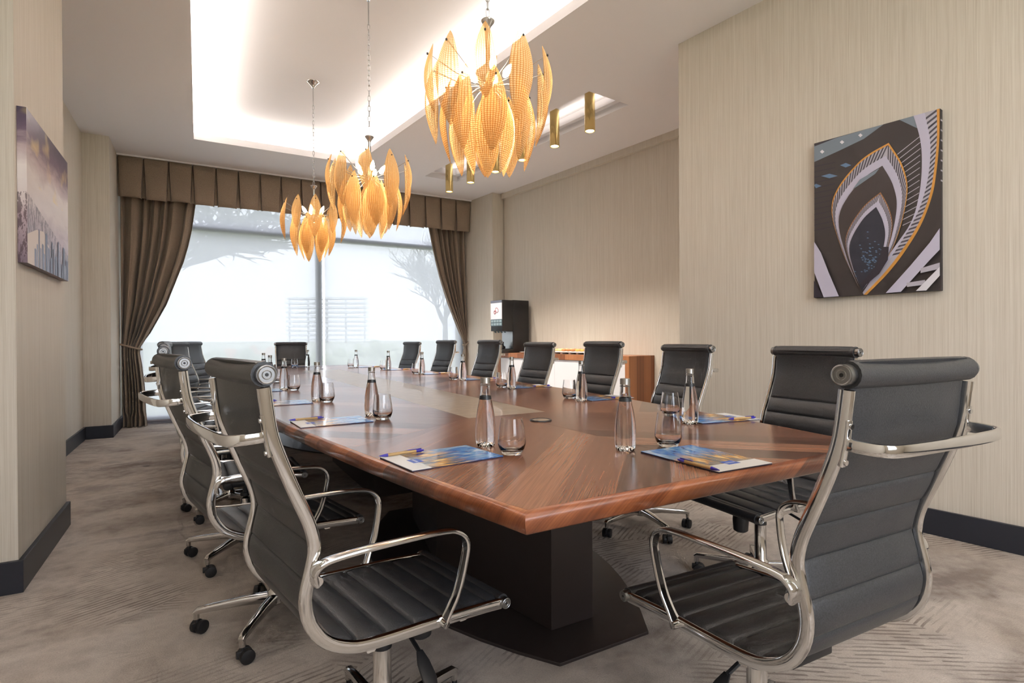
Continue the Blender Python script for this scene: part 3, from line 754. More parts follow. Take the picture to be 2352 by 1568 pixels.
    b = MB(); b.lathe([(0,.372),(.014,.372),(.014,.300),(.024,.300),(.026,.294),(.026,.284)], 20); up(b.build('gas_lift', BLACK, e))
    b = MB(); b.lathe([(.0,.30),(.0245,.292),(.0245,.135),(.031,.128),(.036,.110),(.036,.084),(.026,.074),(0,.074)], 24); b.build('column_sleeve', CHROME, e)
    # five-star base
    for k in range(5):
        a = 2*PI*k/5+PI/2+.22; c, s = math.cos(a), math.sin(a); R = .285
        b = MB(); pts = [(.022*c,.022*s,.102),(.12*c,.12*s,.101),(.22*c,.22*s,.093),(.272*c,.272*s,.088),(R*c,R*s,.082)]
        b.sweep(pts, rrect(.5,.5,.22,2), (0,0,1), [(.038,.034),(.032,.030),(.026,.025),(.023,.023),(.014,.02)])
        b.cyl((R*c-.008*c,R*s-.008*s,.088),(R*c-.008*c,R*s-.008*s,.058),.0105,.0105,12); lg = b.build('leg', CHROME, e)
        b = MB(); cx, cy2 = R*c-.008*c, R*s-.008*s; q = a+PI/2+[.5,-.4,.9,-.8,.2][k]; dx, dy = math.cos(q), math.sin(q); ox, oy = -dy*.012, dx*.012
        for w0, w1 in ((-.023,-.005),(.005,.023)):
            b.cyl((cx+ox+dx*w0,cy2+oy+dy*w0,.0245),(cx+ox+dx*w1,cy2+oy+dy*w1,.0245),.0245,.0245,18)
        b.cyl((cx,cy2,.060),(cx,cy2,.030),.007,.007,8); b.box(-.006,.006,-.02,.012,.022,.046, M=Matrix.Translation((cx,cy2,0)) @ Matrix.Rotation(q,4,'Z'))
        b.build('caster', RUBBER, lg, bevel=.002)
    return e, set(ups)
proto, UPS = chair_proto()
CH_GROUP = 'ribbed leather chairs around the conference table'
FIRST = [True]
def place_chair(x, y, th, dz, label):
    if FIRST[0]: r = proto; FIRST[0] = False
    else: r = copy_tree(proto)
    r.location = (x,y,0); r.rotation_euler = (0,0,th); tag(r, label, 'chair', CH_GROUP)
    for ch in r.children:
        if ch.name.split('.')[0] in ('backrest','seat','head_roll','front_roll','side_rail','armrest','bracket','grab_bar','stretcher','tilt_mechanism','gas_lift'): ch.location.z = dz
    return r
ORD = ['first','second','third','fourth','fifth','sixth','seventh']
right = [(2.133,1.539,1.487,0),(2.223,2.391,1.464,.004),(2.28,3.216,1.573,.022),(2.318,4.127,1.656,.014),(2.318,5.093,1.675,.035),(2.278,6.152,1.712,.035),(2.197,7.127,1.762,.015)]
left = [(.418,1.435,-1.385,0),(.257,2.315,-1.36,-.004),(.205,3.132,-1.541,.02),(.167,4.0,-1.56,.03),(.13,4.85,-1.65,.04),(.15,5.80,-1.95,.035),(.25,6.98,-2.0,.035)]
place_chair(1.205,.881,-.045,0,'black ribbed leather chair at the viewer\'s end of the table, its back toward the viewer')
for i, c in enumerate(right): place_chair(*c, f'{ORD[i]} black ribbed chair from the viewer along the credenza side of the table')
for i, c in enumerate(left): place_chair(*c, f'{ORD[i]} black ribbed chair from the viewer along the city print side of the table')
place_chair(1.14,7.98,PI,.018,'black ribbed chair at the window end of the table, facing the viewer')

# ------------------------------------------------------------------ bottles, tumblers, brochures, pens
def bottle_proto():
    e = empty('water_bottle')
    out = [(0,.009),(.010,.008),(.020,.0035),(.0255,.0005),(.0290,.003),(.0318,.010),(.0330,.025),(.0332,.045),(.0326,.070),(.0305,.095),(.0270,.118),(.0232,.138),(.0195,.156),(.0168,.172),(.0155,.186),(.0150,.203),(.0150,.210)]
    inn = [(0,.158),(.0168,.1575),(.0150,.172),(.0137,.186),(.0132,.203),(.0132,.210)]
    b = MB(); b.lathe(out, 32); b.lathe(inn, 32, flip=True)
    n = 32; k0 = (len(out)-1)*n; k1 = len(out)*n+(len(inn)-1)*n
    b.f += [[k0+i, k0+(i+1)%n, k1+(i+1)%n, k1+i] for i in range(n)]; b.mi += [0]*n
    rng = random.Random(3)
    for r in range(1,3):                                   # crinkled punt in the foot
        for i in range(n):
            x, y, z = b.v[r*n+i]; b.v[r*n+i] = (x, y, z+(.006 if (i//2) % 2 else -.001)*rng.uniform(.5,1.2)+.002)
    b.build('glass_body', BOTTLE, e, fix=False)
    b = MB(); n = 36; prof = [(.0158,.206),(.0160,.2065),(.0160,.222),(.0150,.2245),(0,.2245)]
    b.lathe(prof, n)
    for i in range(n):
        if i % 2:
            for r in (1,2): x, y, z = b.v[r*n+i]; b.v[r*n+i] = (x*.955, y*.955, z)
    b.torus((0,0,.2005), .0157, .0012, n=24, m=6); b.build('screw_cap', CAPM, e)
    b = MB(); b.lathe([(.0205,.1535),(.0205,.1535),(.0184,.1655),(.0178,.1655),(.0198,.1535)], 32); b.build('neck_band', BAND, e)
    return e
def tumbler_proto():
    out = [(0,.003),(.022,.003),(.0255,0),(.029,.001),(.0335,.008),(.0395,.020),(.0425,.030),(.0430,.038),(.0415,.055),(.0385,.078),(.0350,.103),(.0340,.110)]
    inn = [(0,.012),(.020,.0125),(.030,.016),(.0385,.026),(.0413,.036),(.0400,.055),(.0371,.078),(.0337,.103),(.0328,.110)]
    b = MB(); n = 40; b.lathe(out, n); b.lathe(inn, n, flip=True)
    k0 = (len(out)-1)*n; k1 = len(out)*n+(len(inn)-1)*n
    b.f += [[k0+i, k0+(i+1)%n, k1+(i+1)%n, k1+i] for i in range(n)]; b.mi += [0]*n
    return b.mesh('drinking_glass', TUMBLER, fix=False)
def brochure_proto():
    e = empty('brochure'); L, W = .1485, .105          # long axis x; white strip at -x
    b = MB(); b.box(-L,L,-W,W,0,.0030); b.build('backing_board', NAVY, e, smooth=False)
    me = bpy.data.meshes.new('cover'); me.from_pydata([(-L,-W,.0042),(L,-W,.0042),(L,W,.0042),(-L,W,.0042),(-L,-W,.0030),(L,-W,.0030),(L,W,.0030),(-L,W,.0030)], [], [(0,1,2,3),(4,5,1,0),(5,6,2,1),(6,7,3,2),(7,4,0,3)])
    uvl = me.uv_layers.new(name='UVMap')
    for lp in me.loops:
        v = me.vertices[lp.vertex_index].co; uvl.data[lp.index].uv = ((L-v.x)/(2*L), (v.y+W)/(2*W))
    me.materials.append(COVER); cv = link('cover', me, e)
    b = MB(); b.box(-L-.0002,-L+.058,-W-.0002,W+.0002,.0031,.0045); b.build('white_strip', PAPER, cv, smooth=False)
    b = MB(); b.box(-L+.042,-L+.075,-.030,.016,.0045,.0048); lo = b.build('logo_panel', LOGO, cv, smooth=False)
    b = MB(); 
    for yy in (-.022,-.016,-.010,-.004,.002,.008): b.box(-L+.054,-L+.061,yy,yy+.003,.0048,.00495)
    b.build('logo_lettering', PAPER, lo, smooth=False)
    return e
def pen_proto():
    e = empty('ballpoint_pen'); r = .0048
    b = MB(); b.cyl((-.044,0,r),(.048,0,r),r,r,12); b.build('kraft_barrel', KRAFT, e)
    b = MB(); b.cyl((-.070,0,r),(-.062,0,r),.0012,.0026,10); b.cyl((-.062,0,r),(-.044,0,r),.003,r*1.04,12); b.build('tip', PENBLUE, e)
    b = MB(); b.cyl((.048,0,r),(.066,0,r),r*1.04,r*1.0,12); b.cyl((.066,0,r),(.074,0,r),.003,.003,10); b.build('push_button', PENBLUE, e)
    b = MB(); b.box(.020,.066,-.002,.002,2*r+.0006,2*r+.0022); b.box(.060,.066,-.002,.002,r,2*r+.002); b.build('clip', PENBLUE, e, bevel=.0005)
    return e
TZ = .7503
bp, tp, brp, pp = bottle_proto(), tumbler_proto(), brochure_proto(), pen_proto()
used = {}
def put(root, x, y, z, rz, label, cat, group):
    if root.name in used: r = copy_tree(root)
    else: used[root.name] = 1; r = root
    r.location = (x,y,z); r.rotation_euler = (0,0,rz); return tag(r, label, cat, group)
def setting(desc, bt, gl, br=None, pen=None):
    if bt: put(bp, bt[0], bt[1], TZ, random.uniform(0,6), f'clear water bottle with black neck band {desc}', 'bottle', 'water bottles on the table')
    if gl:
        o = link('drinking_glass', tp, None, (gl[0],gl[1],TZ)); tag(o, f'empty stemless drinking glass {desc}', 'glass', 'drinking glasses on the table')
    if br: put(brp, br[0], br[1], TZ, br[2], f'brochure with blue city-lights cover {desc}', 'brochure', 'brochures on the table')
    if pen: put(pp, pen[0], pen[1], TZ+pen[3] if len(pen) > 3 else TZ+.0047, pen[2], f'kraft and blue ballpoint pen {desc}', 'pen', 'pens on the brochures')
rb_ = [(1.740,1.576),(1.868,2.476),(1.925,3.367),(1.965,4.281),(1.945,5.221),(1.90,6.195),(1.738,7.031)]
rg_ = [(1.82,1.762),(1.885,2.615),(1.903,3.475),(1.925,4.385),(1.93,5.36),(1.892,6.36),(1.709,7.186)]
rbr = [(1.94,1.622,PI-.17),(2.062,2.53,PI-.05)]+[(TX+half(y)-.175, y+.04, PI+q) for y, q in ((3.40,-.10),(4.31,-.05),(5.25,0),(6.22,.05),(7.05,.12))]
for i in range(7):
    d = f'before the {ORD[i]} credenza-side chair from the viewer'
    x, y, a = rbr[i]; px, py = x+.07*math.cos(a+PI)-(-.085)*math.sin(a+PI), y+.07*math.sin(a+PI)+(-.085)*math.cos(a+PI)
    setting(d, rb_[i], rg_[i], rbr[i], (px,py,a+PI))
lb_ = [(.815,1.600),(.693,2.518),(.590,3.294),(.525,4.174),(.53,5.10),(.568,6.05)]
lg_ = [(.826,1.446),(.701,2.374),(.627,3.205),(.578,4.095),(.585,5.0),(.64,5.96)]
lbr = [(.622,1.507,.12),(.492,2.415,.05),(.395,3.27,.02),(.35,4.16,0),(.33,5.05,0),(.36,6.0,-.05)]
for i in range(6):
    d = f'before the {ORD[i]} city-print-side chair from the viewer'
    x, y, a = lbr[i]; px, py = x-.085*math.cos(a)-.095*math.sin(a), y-.085*math.sin(a)+.095*math.cos(a)
    setting(d, lb_[i], lg_[i], lbr[i], (px,py,a))
setting('at the viewer\'s end of the table', (1.160,1.312), (1.318,1.285), (1.273,1.105,PI/2-.03), (1.163,1.025,PI/2-.03))
setting('at the window end of the table', (1.236,7.534), (1.085,7.62), (1.16,7.78,-PI/2), None)

# ------------------------------------------------------------------ chandeliers
def petal_mesh(L=.40, W=.118, bulge=.052, dish=.026):
    b = MB(); nu, nv = 36, 22; vs = []; uv = []
    def hw(v): return W/2*max(0.0, math.sin(PI*v)**.78)*(1.0 if v > .5 else (.92+.08*v*2))
    for j in range(nv+1):
        v = j/nv; w = hw(v)
        for i in range(nu+1):
            u = i/nu*2-1
            x = w*u; z = -L*v; y = bulge*math.sin(PI*v)*1.0 - dish*u*u*(w/(W/2))**1.2 + .0022*math.cos(u*PI*9)*(w/(W/2))
            vs.append((x,y,z)); uv.append(((u+1)/2, v))
    fs = [(j*(nu+1)+i, j*(nu+1)+i+1, (j+1)*(nu+1)+i+1, (j+1)*(nu+1)+i) for j in range(nv) for i in range(nu)]
    me = bpy.data.meshes.new('glass_petal'); me.from_pydata(vs, [], fs)
    ul = me.uv_layers.new(name='UVMap')
    for lp in me.loops: ul.data[lp.index].uv = uv[lp.vertex_index]
    for p in me.polygons: p.use_smooth = True
    me.materials.append(PETAL); return me
PM = petal_mesh()
lk = MB()
pts = [(.0085*math.cos(2*PI*k/18)*(1 if True else 0), 0, .017*math.sin(2*PI*k/18)+(.006 if math.sin(2*PI*k/18) > 0 else -.006)) for k in range(18)]
lk.sweep(pts, ell(.0022,.0022,6), (0,1,0), closed=True); LINK = lk.mesh('chain_link', BRUSH)
sm = MB(); sm.lathe([(0,.006),(.004,.004),(.005,0),(.004,-.004),(0,-.006)], 10); STUD = sm.mesh('stud', BLACK)
def bulb_mesh():
    b = MB(); b.lathe([(0,0),(.009,.004),(.017,.020),(.0175,.034),(.012,.055),(.004,.072),(0,.076)], 14); return b.mesh('bulb', BULB)
BM_ = bulb_mesh()
def chandelier(x, y, zl, rot, label):
    """zl: lowest petal tip"""
    top = zl+.735                                            # top of the hub cap
    e = empty('chandelier', (x,y,0), rot, label, 'chandelier', 'amber glass petal chandeliers')
    b = MB(); b.lathe([(0,HU),(.060,HU),(.058,HU-.006),(.034,HU-.022),(.018,HU-.045),(.012,HU-.062),(0,HU-.062)], 28); b.build('ceiling_canopy', CHROME, e)
    b = MB(); b.cyl((0,0,HU-.06),(0,0,HU-.20),.004,.004,8); b.build('rod', BRUSH, e)
    z = HU-.215; k = 0
    while z > top+.02:
        link('chain_link', LINK, e, (0,0,z), (0,0,(k % 2)*PI/2+.3)); z -= .0375; k += 1
    b = MB(); b.lathe([(0,top+.004),(.030,top+.004),(.033,top),(.030,top-.008),(.016,top-.026),(.011,top-.040),(.011,top-.30),(.035,top-.305),(.04,top-.33),(.02,top-.36),(0,top-.365)], 24); st = b.build('stem', CHROME, e)
    rings = [(10,.262,top-.150,0.0,1.0,.20),(8,.172,top-.285,.22,1.02,.13),(6,.088,top-.332,.1,1.03,.06)]
    for ri, (n, r, zt, a0, sc, hub) in enumerate(rings):
        for k in range(n):
            a = 2*PI*k/n+a0; c, s = math.cos(a), math.sin(a)
            rr = r+random.uniform(-.008,.008); zz = zt+random.uniform(-.014,.014)
            o = link('glass_petal', PM, e, (rr*c,rr*s,zz), (random.uniform(-.05,.05), random.uniform(-.05,.05), a-PI/2+random.uniform(-.12,.12)))
            sz = (.84 if k % 2 == 0 else 1.05) if ri == 0 else sc
            if ri == 0: zz += .0
            o.scale = (sz,sz,sz*random.uniform(.96,1.02))
            zp = zz-.052; rp = rr+.022
            b = MB(); b.sweep([(.018*c,.018*s,top-.31),((rp*.55)*c,(rp*.55)*s,(top-.31)*.62+zp*.38),((rp-.004)*c,(rp-.004)*s,zp)], ell(.0022,.0022,6), None); ar = b.build('arm', BRUSH, e)
            q = link('stud', STUD, ar, ((rp+.004)*c,(rp+.004)*s,zp))
    for k in range(5):
        a = 2*PI*k/5+.3; link('bulb', BM_, e, (.075*math.cos(a),.075*math.sin(a),top-.27), (.5*math.sin(a)*-1,.5*math.cos(a),0))
    l = bpy.data.lights.new('chandelier_lamp','POINT'); l.energy = CHANDELIER_POWER; l.color = (1.0,.80,.55); l.shadow_soft_size = .09
    lo = bpy.data.objects.new('chandelier_lamp', l); COL.objects.link(lo); lo.location = (x,y,top-.36)
    return e
chandelier(1.209,2.325,1.885,-PI/2-.52+.0,'largest-looking amber glass petal chandelier, nearest the viewer over the table')
chandelier(1.104,4.027,1.865,-PI/2-.35,'middle one of the three amber glass petal chandeliers')
chandelier(1.002,5.687,1.895,-PI/2-.75,'amber glass petal chandelier nearest the window, smallest-looking of three')

# ------------------------------------------------------------------ brass cylinder downlights
cyls = [(3.454,4.414),(3.388,4.949),(3.317,5.516),(3.249,6.063),(3.178,6.636),(3.109,7.194)]
for i, (x, y) in enumerate(cyls):
    e = empty('cylinder_downlight', (x,y,0), 0, f'{ORD[i]} brass cylinder downlight from the viewer under the ceiling recess', 'downlight', 'brass downlights in the ceiling recess')
    b = MB(); b.lathe([(.0,3.595),(.05,3.595),(.053,3.59),(.053,3.203),(.050,3.20),(.046,3.203),(.044,3.23),(.044,3.26)], 32); b.build('cylinder', BRASS, e)
    b = MB(); b.lathe([(0,3.222),(.0435,3.222),(.0435,3.228),(0,3.228)], 28); b.build('lens', LENS, e)
    l = bpy.data.lights.new('downlight_lamp','SPOT'); l.energy = SPOT_POWER; l.color = (1.0,.93,.84); l.spot_size = 1.5; l.spot_blend = .8; l.shadow_soft_size = .04
    lo = bpy.data.objects.new('downlight_lamp', l); COL.objects.link(lo); lo.location = (x,y,3.19)
a, c = np.array([(3.236+3.769)/2,4.166]), np.array([(3.354+2.834)/2,7.45])
area_light('recess_strip_light', ((a[0]+c[0])/2+.10,(a[1]+c[1])/2,3.535), (PI,0,math.atan2(c[1]-a[1],c[0]-a[0])), 3.1, .03, 0.9, WARM)

# ------------------------------------------------------------------ credenza with the coffee corner
cz = .90; CD = .45
def cw(d, s): p = NV*(OFF_N-d)+TV*s; return p                # d: distance from the niche wall, s: along it
s0 = float(np.array([4.233,4.717])@TV); s1 = float(np.array([3.919,7.248])@TV)+.02
ANG = math.atan2(TV[1],TV[0])-PI/2                            # local x = out of wall is -NV ; local y = TV
cred = empty('credenza', tuple(cw(CD/2+.003,(s0+s1)/2))+(0,), ANG, 'walnut-framed credenza with white doors against the niche wall', 'credenza')
LH = (s1-s0)/2; hd = CD/2
b = MB(); b.box(-hd,hd,-LH+.0605,LH-.0605,cz-.07,cz); b.build('top', OAK, cred, smooth=False, bevel=.001)
for y0, y1 in ((-LH,-LH+.06),(LH-.06,LH)):
    b = MB(); b.box(-hd,hd,y0,y1,0,cz); b.build('side_panel', OAK, cred, smooth=False, bevel=.001)
b = MB(); b.box(-hd+.03,hd,-LH+.061,LH-.061,.08,cz-.071); b.build('carcass', WHITE, cred, smooth=False)
b = MB(); b.box(-hd+.06,hd,-LH+.061,LH-.061,0,.08); b.build('plinth', BASEB, cred, smooth=False)
nd = 4; dw = (2*LH-.124)/nd
for k in range(nd):
    y0 = -LH+.062+k*dw; b = MB(); b.box(-hd+.010,-hd+.029,y0+.002,y0+dw-.002,.085,cz-.076); dr = b.build('door', WHITE, cred, smooth=False, bevel=.001)
# coffee machine
cmx, cmy = 0.0, LH-.30
cm = empty('coffee_machine', tuple(cw(.30,(s0+s1)/2+LH-.13))+(cz+.001,), ANG, 'tall black coffee machine with white front panel on the credenza', 'coffee machine')
W2 = .145
b = MB(); b.box(-.06,.235,-W2,W2,0,.78); b.build('body', BLACK, cm, bevel=.006)
b = MB(); b.box(-.262,-.061,-W2,W2,.32,.775); b.build('head', BLACK, cm, bevel=.004)
b = MB(); b.box(-.262,-.061,-W2,W2,0,.055); b.build('drip_tray', BLACK, cm, bevel=.004)
b = MB(); b.box(-.066,-.0605,-W2+.012,W2-.012,.06,.315); b.build('steel_backsplash', BRUSH, cm, smooth=False)
b = MB(); b.box(-.268,-.2625,-W2+.004,W2-.004,.495,.735); fp = b.build('front_panel', simple('machine_panel', S(222,220,226), .25), cm, smooth=False)
b = MB(); b.torus((-.2685,-.02,.63), .030, .004, (1,0,0), 20, 6, sx=1.3); b.torus((-.2685,.03,.60), .022, .006, (1,0,0), 16, 6); b.build('printed_cup', simple('cup_print', S(160,88,92), .4), fp)
b = MB(); b.box(-.268,-.2625,-W2+.004,W2-.004,.738,.772); b.build('top_plate', simple('machine_top_plate', S(96,100,112), .35), cm, smooth=False)
KEY = simple('keypad_grey', S(84,104,112), .35); KEYT = simple('key_face', S(140,158,164), .3)
b = MB(); b.box(-.267,-.2625,-W2+.004,W2-.004,.395,.492); kp = b.build('keypad', KEY, cm, smooth=False)
for r in range(2):
    for c in range(4):
        b = MB(); y0 = -W2+.010+c*.069; b.box(-.270,-.267,y0,y0+.055,.405+r*.045,.438+r*.045); b.build('button', KEYT, kp, smooth=False, bevel=.001)
for c in range(4):
    b = MB(); y0 = -W2+.012+c*.078; b.prism([(-.262,.392),(-.200,.295),(-.185,.295),(-.235,.392)], y0, y0+.030)
    b.v = [(x, z, y) for x, y, z in b.v]; b.build('spout_fin', KEY, cm, smooth=False)
o = MB(); o.lathe([(0,0),(.040,0),(.050,.008),(.052,.035),(.030,.05),(.026,.075),(.030,.105),(.028,.105),(.023,.075),(.02,.05),(0,.04)], 20)
o = o.build('coffee_pot', BLACK, None, tuple(cw(.30+.165,(s0+s1)/2+LH-.13))+(cz+.0565,)); tag(o, 'small black coffee pot on the drip tray of the coffee machine', 'pot')
# cups and plates
CUP = MB(); CUP.lathe([(0,0),(.020,0),(.023,.004),(.033,.024),(.037,.046),(.0352,.046),(.031,.024),(.02,.008),(0,.007)], 20); CUPM = CUP.mesh('coffee_cup', PORCELAIN)
names = ['bottom','second','third','top']
for k in range(4):
    o = link('coffee_cup', CUPM, None, tuple(cw(.16,(s0+s1)/2+LH-.52))+(cz+.001+k*.0295,)); tag(o, f'white porcelain cup, {names[k]} of the stack beside the coffee machine', 'cup', 'stacked cups on the credenza')
o = MB(); o.lathe([(0,.001),(.07,.001),(.105,.014),(.108,.017),(.104,.016),(.068,.006),(0,.006)], 28); o = o.build('side_plate', PORCELAIN, None, tuple(cw(.33,(s0+s1)/2+LH-.55))+(cz,)); tag(o, 'white plate on the credenza in front of the coffee machine', 'plate')
# pastry platter
pc = cw(.23,(s0+s1)/2-.12)
o = MB(); vs = []
pl = empty('serving_platter', tuple(pc)+(cz,), ANG, 'long white serving platter of pastries on the credenza', 'platter')
o = MB(); o.prism([(x*1.0,y) for x, y in rrect(.15,.40,.05,4)], .022, .034); o.build('tray', PORCELAIN, pl, bevel=.003)
for y in (-.36,-.22,-.08,.08,.22,.36):
    o = MB(); o.box(-.13,.13,y-.02,y+.02,.0,.022); o.build('foot', PORCELAIN, pl, bevel=.002)
PAST = [simple('golden_pastry', S(214,160,84), .6), simple('brown_pastry', S(178,116,66), .6), simple('pale_pastry', S(232,200,140), .6)]
def pastry_mesh(k, mat):
    b = MB(); n = 9; pts = [(.034*math.cos(PI*i/(n-1)), .030*math.sin(PI*i/(n-1))-.012, .018) for i in range(n)]
    b.sweep(pts, ell(.018,.017,9), (0,0,1), [.35+.65*math.sin(PI*i/(n-1))*(1.0+.10*(i%2)) for i in range(n)]); return b.mesh('pastry', mat)
PMS = [pastry_mesh(k, m) for k, m in enumerate(PAST)]
cnames = ['golden','brown','pale']; PORD = ORD+['eighth','ninth']
for r in range(2):
    for k in range(9):
        i = (k//3 if r == 0 else (k+1)//3) % 3; y = -.345+k*.086; x = -.065+.13*r
        p = pc+np.array([math.cos(ANG)*x-math.sin(ANG)*y, math.sin(ANG)*x+math.cos(ANG)*y])
        o = link('pastry', PMS[i], None, (p[0],p[1],cz+.0345), (0,0,ANG+random.uniform(-.6,.6)+1.5))
        rown = 'front' if r == 0 else 'back'
        tag(o, f'{cnames[i]} crescent pastry, {PORD[k]} from the viewer in the {rown} row of the platter', 'pastry', 'pastries on the platter')

# ------------------------------------------------------------------ pictures
def homography(src):
    dst = [(0,1),(1,1),(1,0),(0,0)]; A = []; B = []
    for (x, y), (u, v) in zip(src, dst):
        A.append([x,y,1,0,0,0,-u*x,-u*y]); B.append(u); A.append([0,0,0,x,y,1,-v*x,-v*y]); B.append(v)
    h = np.append(np.linalg.solve(np.array(A,float), np.array(B,float)), 1).reshape(3,3)
    return lambda p: ((h@np.array([p[0],p[1],1]))[:2]/(h@np.array([p[0],p[1],1]))[2])
# staircase print on the right wall
sa_, sb_ = float(np.array([3.433,2.081])@TV), float(np.array([3.516,1.425])@TV)
PW, PZ0, PZ1, PT = sa_-sb_, 1.353, 2.345, .034
pR = empty('canvas_print', tuple(NV*(OFF_R-.001)+TV*sb_)+(0,), ANG, 'canvas print of a spiral stairwell seen from above, on the beige wall', 'picture')
b = MB(); b.box(-PT,0,0,PW,PZ0,PZ1); b.build('canvas', simple('canvas_dark', S(44,40,42), .55), pR, smooth=False, bevel=.002)
hm = homography([(147,340),(1040,102),(1085,1408),(165,1450)])
PC = {k: simple('print_'+k, S(*v), .5) for k, v in dict(dark=(52,46,46), slate=(118,130,142), lav=(196,192,212), ring=(182,178,190), bal=(72,68,78), orange=(206,146,66), brown=(150,104,66), pool=(38,40,54), glint=(92,120,152), white=(226,224,232), bronze=(58,50,50), night=(40,34,46)).items()}
pk = list(PC); LAY = [0]
pm = MB()
def art(pts, c, dz=None):
    LAY[0] += 1; x = -PT-.0003-.00006*LAY[0]; vs = []
    for p in pts:
        u, v = hm(p); u = min(max(u,0.0),1.0); v = min(max(v,0.0),1.0); vs.append((x, PW*(1-u), PZ0+(PZ1-PZ0)*v))
    pm.add(vs, [list(range(len(vs)))], pk.index(c))
def cv(pts, per=7): return [tuple(p) for p in catmull(pts, per)]
def band(outer, inner_, c):
    n = 40
    def res(p):
        P = np.array(p); d = np.r_[0, np.cumsum(np.hypot(*np.diff(P,axis=0).T))]; t = np.linspace(0,d[-1],n+1)
        return list(zip(np.interp(t,d,P[:,0]), np.interp(t,d,P[:,1])))
    A, B = res(outer), res(inner_); LAY[0] += 1; x = -PT-.0003-.00006*LAY[0]; vs = []
    for p in A+B:
        u, v = hm(p); u = min(max(u,0),1); v = min(max(v,0),1); vs.append((x, PW*(1-u), PZ0+(PZ1-PZ0)*v))
    pm.add(vs, [(i,i+1,n+2+i,n+1+i) for i in range(n)], pk.index(c)); return A, B
art([(147,340),(1040,102),(1085,1408),(165,1450)], 'dark')
art([(147,345),(640,205),(500,310),(330,390),(160,465),(147,470)], 'slate'); art([(750,178),(850,150),(880,240)], 'slate')
art([(147,345),(330,290),(150,360)], 'night')
for x, y in ((205,398),(345,332),(475,285)): art([(x-16,y),(x,y-14),(x+16,y),(x,y+14)], 'white')
for k in range(13):                                            # long treads behind the rings
    y0 = 500+k*38; art([(147,y0),(300,y0-30),(300,y0-24),(147,y0+6)], 'night')
for k in range(14):
    y0 = 300+k*45; art([(740+k*4,y0+120-k*6),(905,y0-10),(907,y0-6),(742+k*4,y0+125-k*6)], 'ring')
for (x, y, w) in ((260,570,60),(375,495,40),(165,640,40)): art([(x-w,y),(x,y-16),(x+w,y),(x,y+16)], 'glint')
# outer rail sweeping down the right
o_out = cv([(1035,102),(1040,330),(1025,560),(1000,720),(930,920),(820,1110),(700,1270),(545,1432)])
o_in = cv([(1015,108),(1022,330),(1006,560),(980,720),(912,910),(802,1095),(680,1260),(522,1430)])
o_b = cv([(930,130),(975,330),(975,520),(945,700),(890,860),(780,1060),(660,1235),(515,1415)])
o_w = cv([(850,150),(905,330),(920,520),(905,720),(855,905),(745,1075),(640,1225),(512,1408)])
band(o_b, o_w, 'lav'); A, B = band(o_in, o_b, 'ring'); band(o_out, o_in, 'orange')
for i in range(0, 30):
    t0, t1 = A[i], B[min(i+1,40)]; dx, dy = (A[i+1][0]-A[i][0])*.45, (A[i+1][1]-A[i][1])*.45
    art([t0,(t0[0]+dx,t0[1]+dy),(t1[0]+dx,t1[1]+dy),t1], 'bal')
# middle and inner lens rings
def lensring(ap, lf, bt, rt, k, cols):
    apx, apy = ap; L = cv([ap,((ap[0]+lf[0])/2-18*k,(ap[1]+lf[1])/2-70*k),lf,((lf[0]+bt[0])/2-38*k,(lf[1]+bt[1])/2+10*k),bt]); R = cv([ap,((ap[0]+rt[0])/2+36*k,(ap[1]+rt[1])/2-20*k),rt,((rt[0]+bt[0])/2+62*k,(rt[1]+bt[1])/2+20*k),bt])
    c = ((ap[0]+bt[0])/2, (ap[1]*.45+bt[1]*.55))
    def sh(P, f): return [(bt[0]+(x-bt[0])*f[0], bt[1]+(y-bt[1])*f[1]) for x, y in P]
    f = [(1,1),(.975,.985),(.88,.915),(.76,.85)]
    for Pth in (L, R):
        band(Pth, sh(Pth,f[1]), cols[0]); A, B = band(sh(Pth,f[1]), sh(Pth,f[2]), 'ring'); band(sh(Pth,f[2]), sh(Pth,f[3]), 'lav')
        for i in range(0, 36):
            dx, dy = (A[i+1][0]-A[i][0])*.5, (A[i+1][1]-A[i][1])*.5; j = min(i+1,40)
            art([A[i],(A[i][0]+dx,A[i][1]+dy),(B[j][0]+dx,B[j][1]+dy),B[j]], 'bal')
    art(sh(L,f[3])+sh(R,f[3])[::-1][1:-1], 'bronze' if k > .8 else 'pool')
lensring((680,340),(282,760),(512,1425),(822,720),1.0,('orange',))
art([(480,600),(620,520),(590,560),(430,670)], 'slate')
lensring((632,690),(388,1010),(515,1402),(722,960),.62,('brown',))
rng = random.Random(4)
for k in range(70):
    x, y = rng.gauss(560,48), rng.gauss(1165,75)
    if y < 1330 and x < 650: art([(x-9,y),(x,y-4),(x+9,y+1),(x,y+4)], 'glint')
art([(655,1085),(705,1085),(700,1180),(640,1280),(520,1380),(505,1350),(600,1240),(640,1150)], 'night')
art([(165,1040),(215,1120),(275,1270),(350,1440),(240,1447),(168,1260)], 'lav'); art([(167,1320),(235,1442),(168,1448)], 'night')
art([(1078,955),(1000,1060),(860,1230),(690,1422),(800,1415),(1000,1190),(1080,1110)], 'lav')
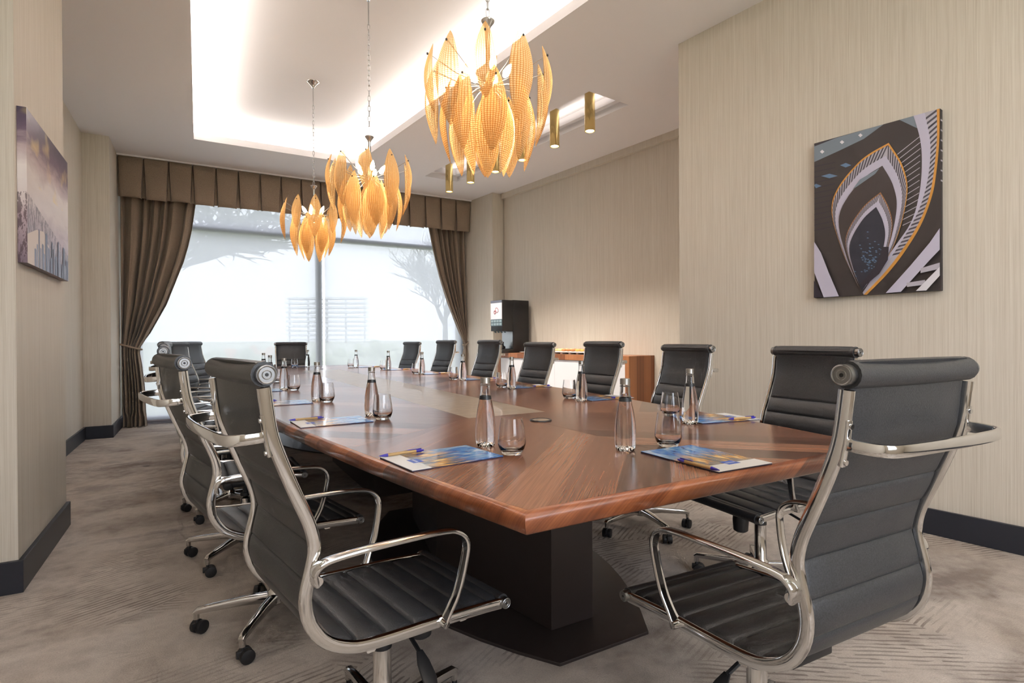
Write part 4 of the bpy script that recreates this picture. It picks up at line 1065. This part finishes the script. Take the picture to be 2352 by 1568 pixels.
art([(940,1245),(1080,1205),(1080,1250),(940,1280)], 'ring'); art([(840,1350),(975,1330),(975,1365),(845,1380)], 'ring'); art([(910,1410),(1083,1235),(1084,1300),(985,1408)], 'white')
pm.build('print_surface', [PC[k] for k in pk], pR, smooth=False, fix=False)
# wrapped near side of the canvas
b = MB()
for k in range(7): b.box(-PT+.001,-.004,-.0007,-.0001,2.28-k*.055,2.288-k*.055)
b.build('wrapped_edge', PC['ring'], pR, smooth=False)
# city panorama on the left pier
pL = empty('canvas_print', (PX+.001,3.20,0), 0, 'canvas print of a hazy city skyline under violet clouds, on the wall pier', 'picture')
LT, LY, LZ0, LZ1 = .033, .885, 1.455, 2.150
b = MB(); b.box(0,LT,0,LY,LZ0,LZ1); me = b.mesh('canvas', mat_city(), smooth=False)
ul = me.uv_layers.new(name='UVMap')
for lp in me.loops:
    v = me.vertices[lp.vertex_index].co; ul.data[lp.index].uv = ((v.y+LT-v.x)/LY, (v.z-LZ0)/(LZ1-LZ0))
link('canvas', me, pL)
TOWS = [simple('print_tower_tone', S(*c), .4) for c in ((88,94,122),(112,118,146),(70,72,98),(132,130,150))]; RIV = simple('print_river', S(214,196,182), .4)
b = MB(); b.add([(LT+.0004,0,LZ0),(LT+.0004,.40,LZ0),(LT+.0004,.40,LZ0+.13),(LT+.0004,.30,LZ0+.19),(LT+.0004,.16,LZ0+.175),(LT+.0004,0,LZ0+.13)], [(0,1,2,3,4,5)]); b.build('printed_river', RIV, pL, smooth=False, fix=False)
rng = random.Random(9)
for k in range(22):
    y0 = .12+.034*k+rng.uniform(-.008,.008); w = rng.uniform(.022,.05); h = rng.uniform(.07,.14)+(.07 if k % 4 == 2 else 0)
    if y0+w > LY: continue
    x = LT+.0006+.00008*k
    b = MB(); b.add([(x,y0,LZ0),(x,y0+w,LZ0),(x,y0+w,LZ0+h),(x,y0+w*.5,LZ0+h*1.06),(x,y0,LZ0+h)], [(0,1,2,3,4)]); b.build('printed_tower', TOWS[k % 4], pL, smooth=False, fix=False)
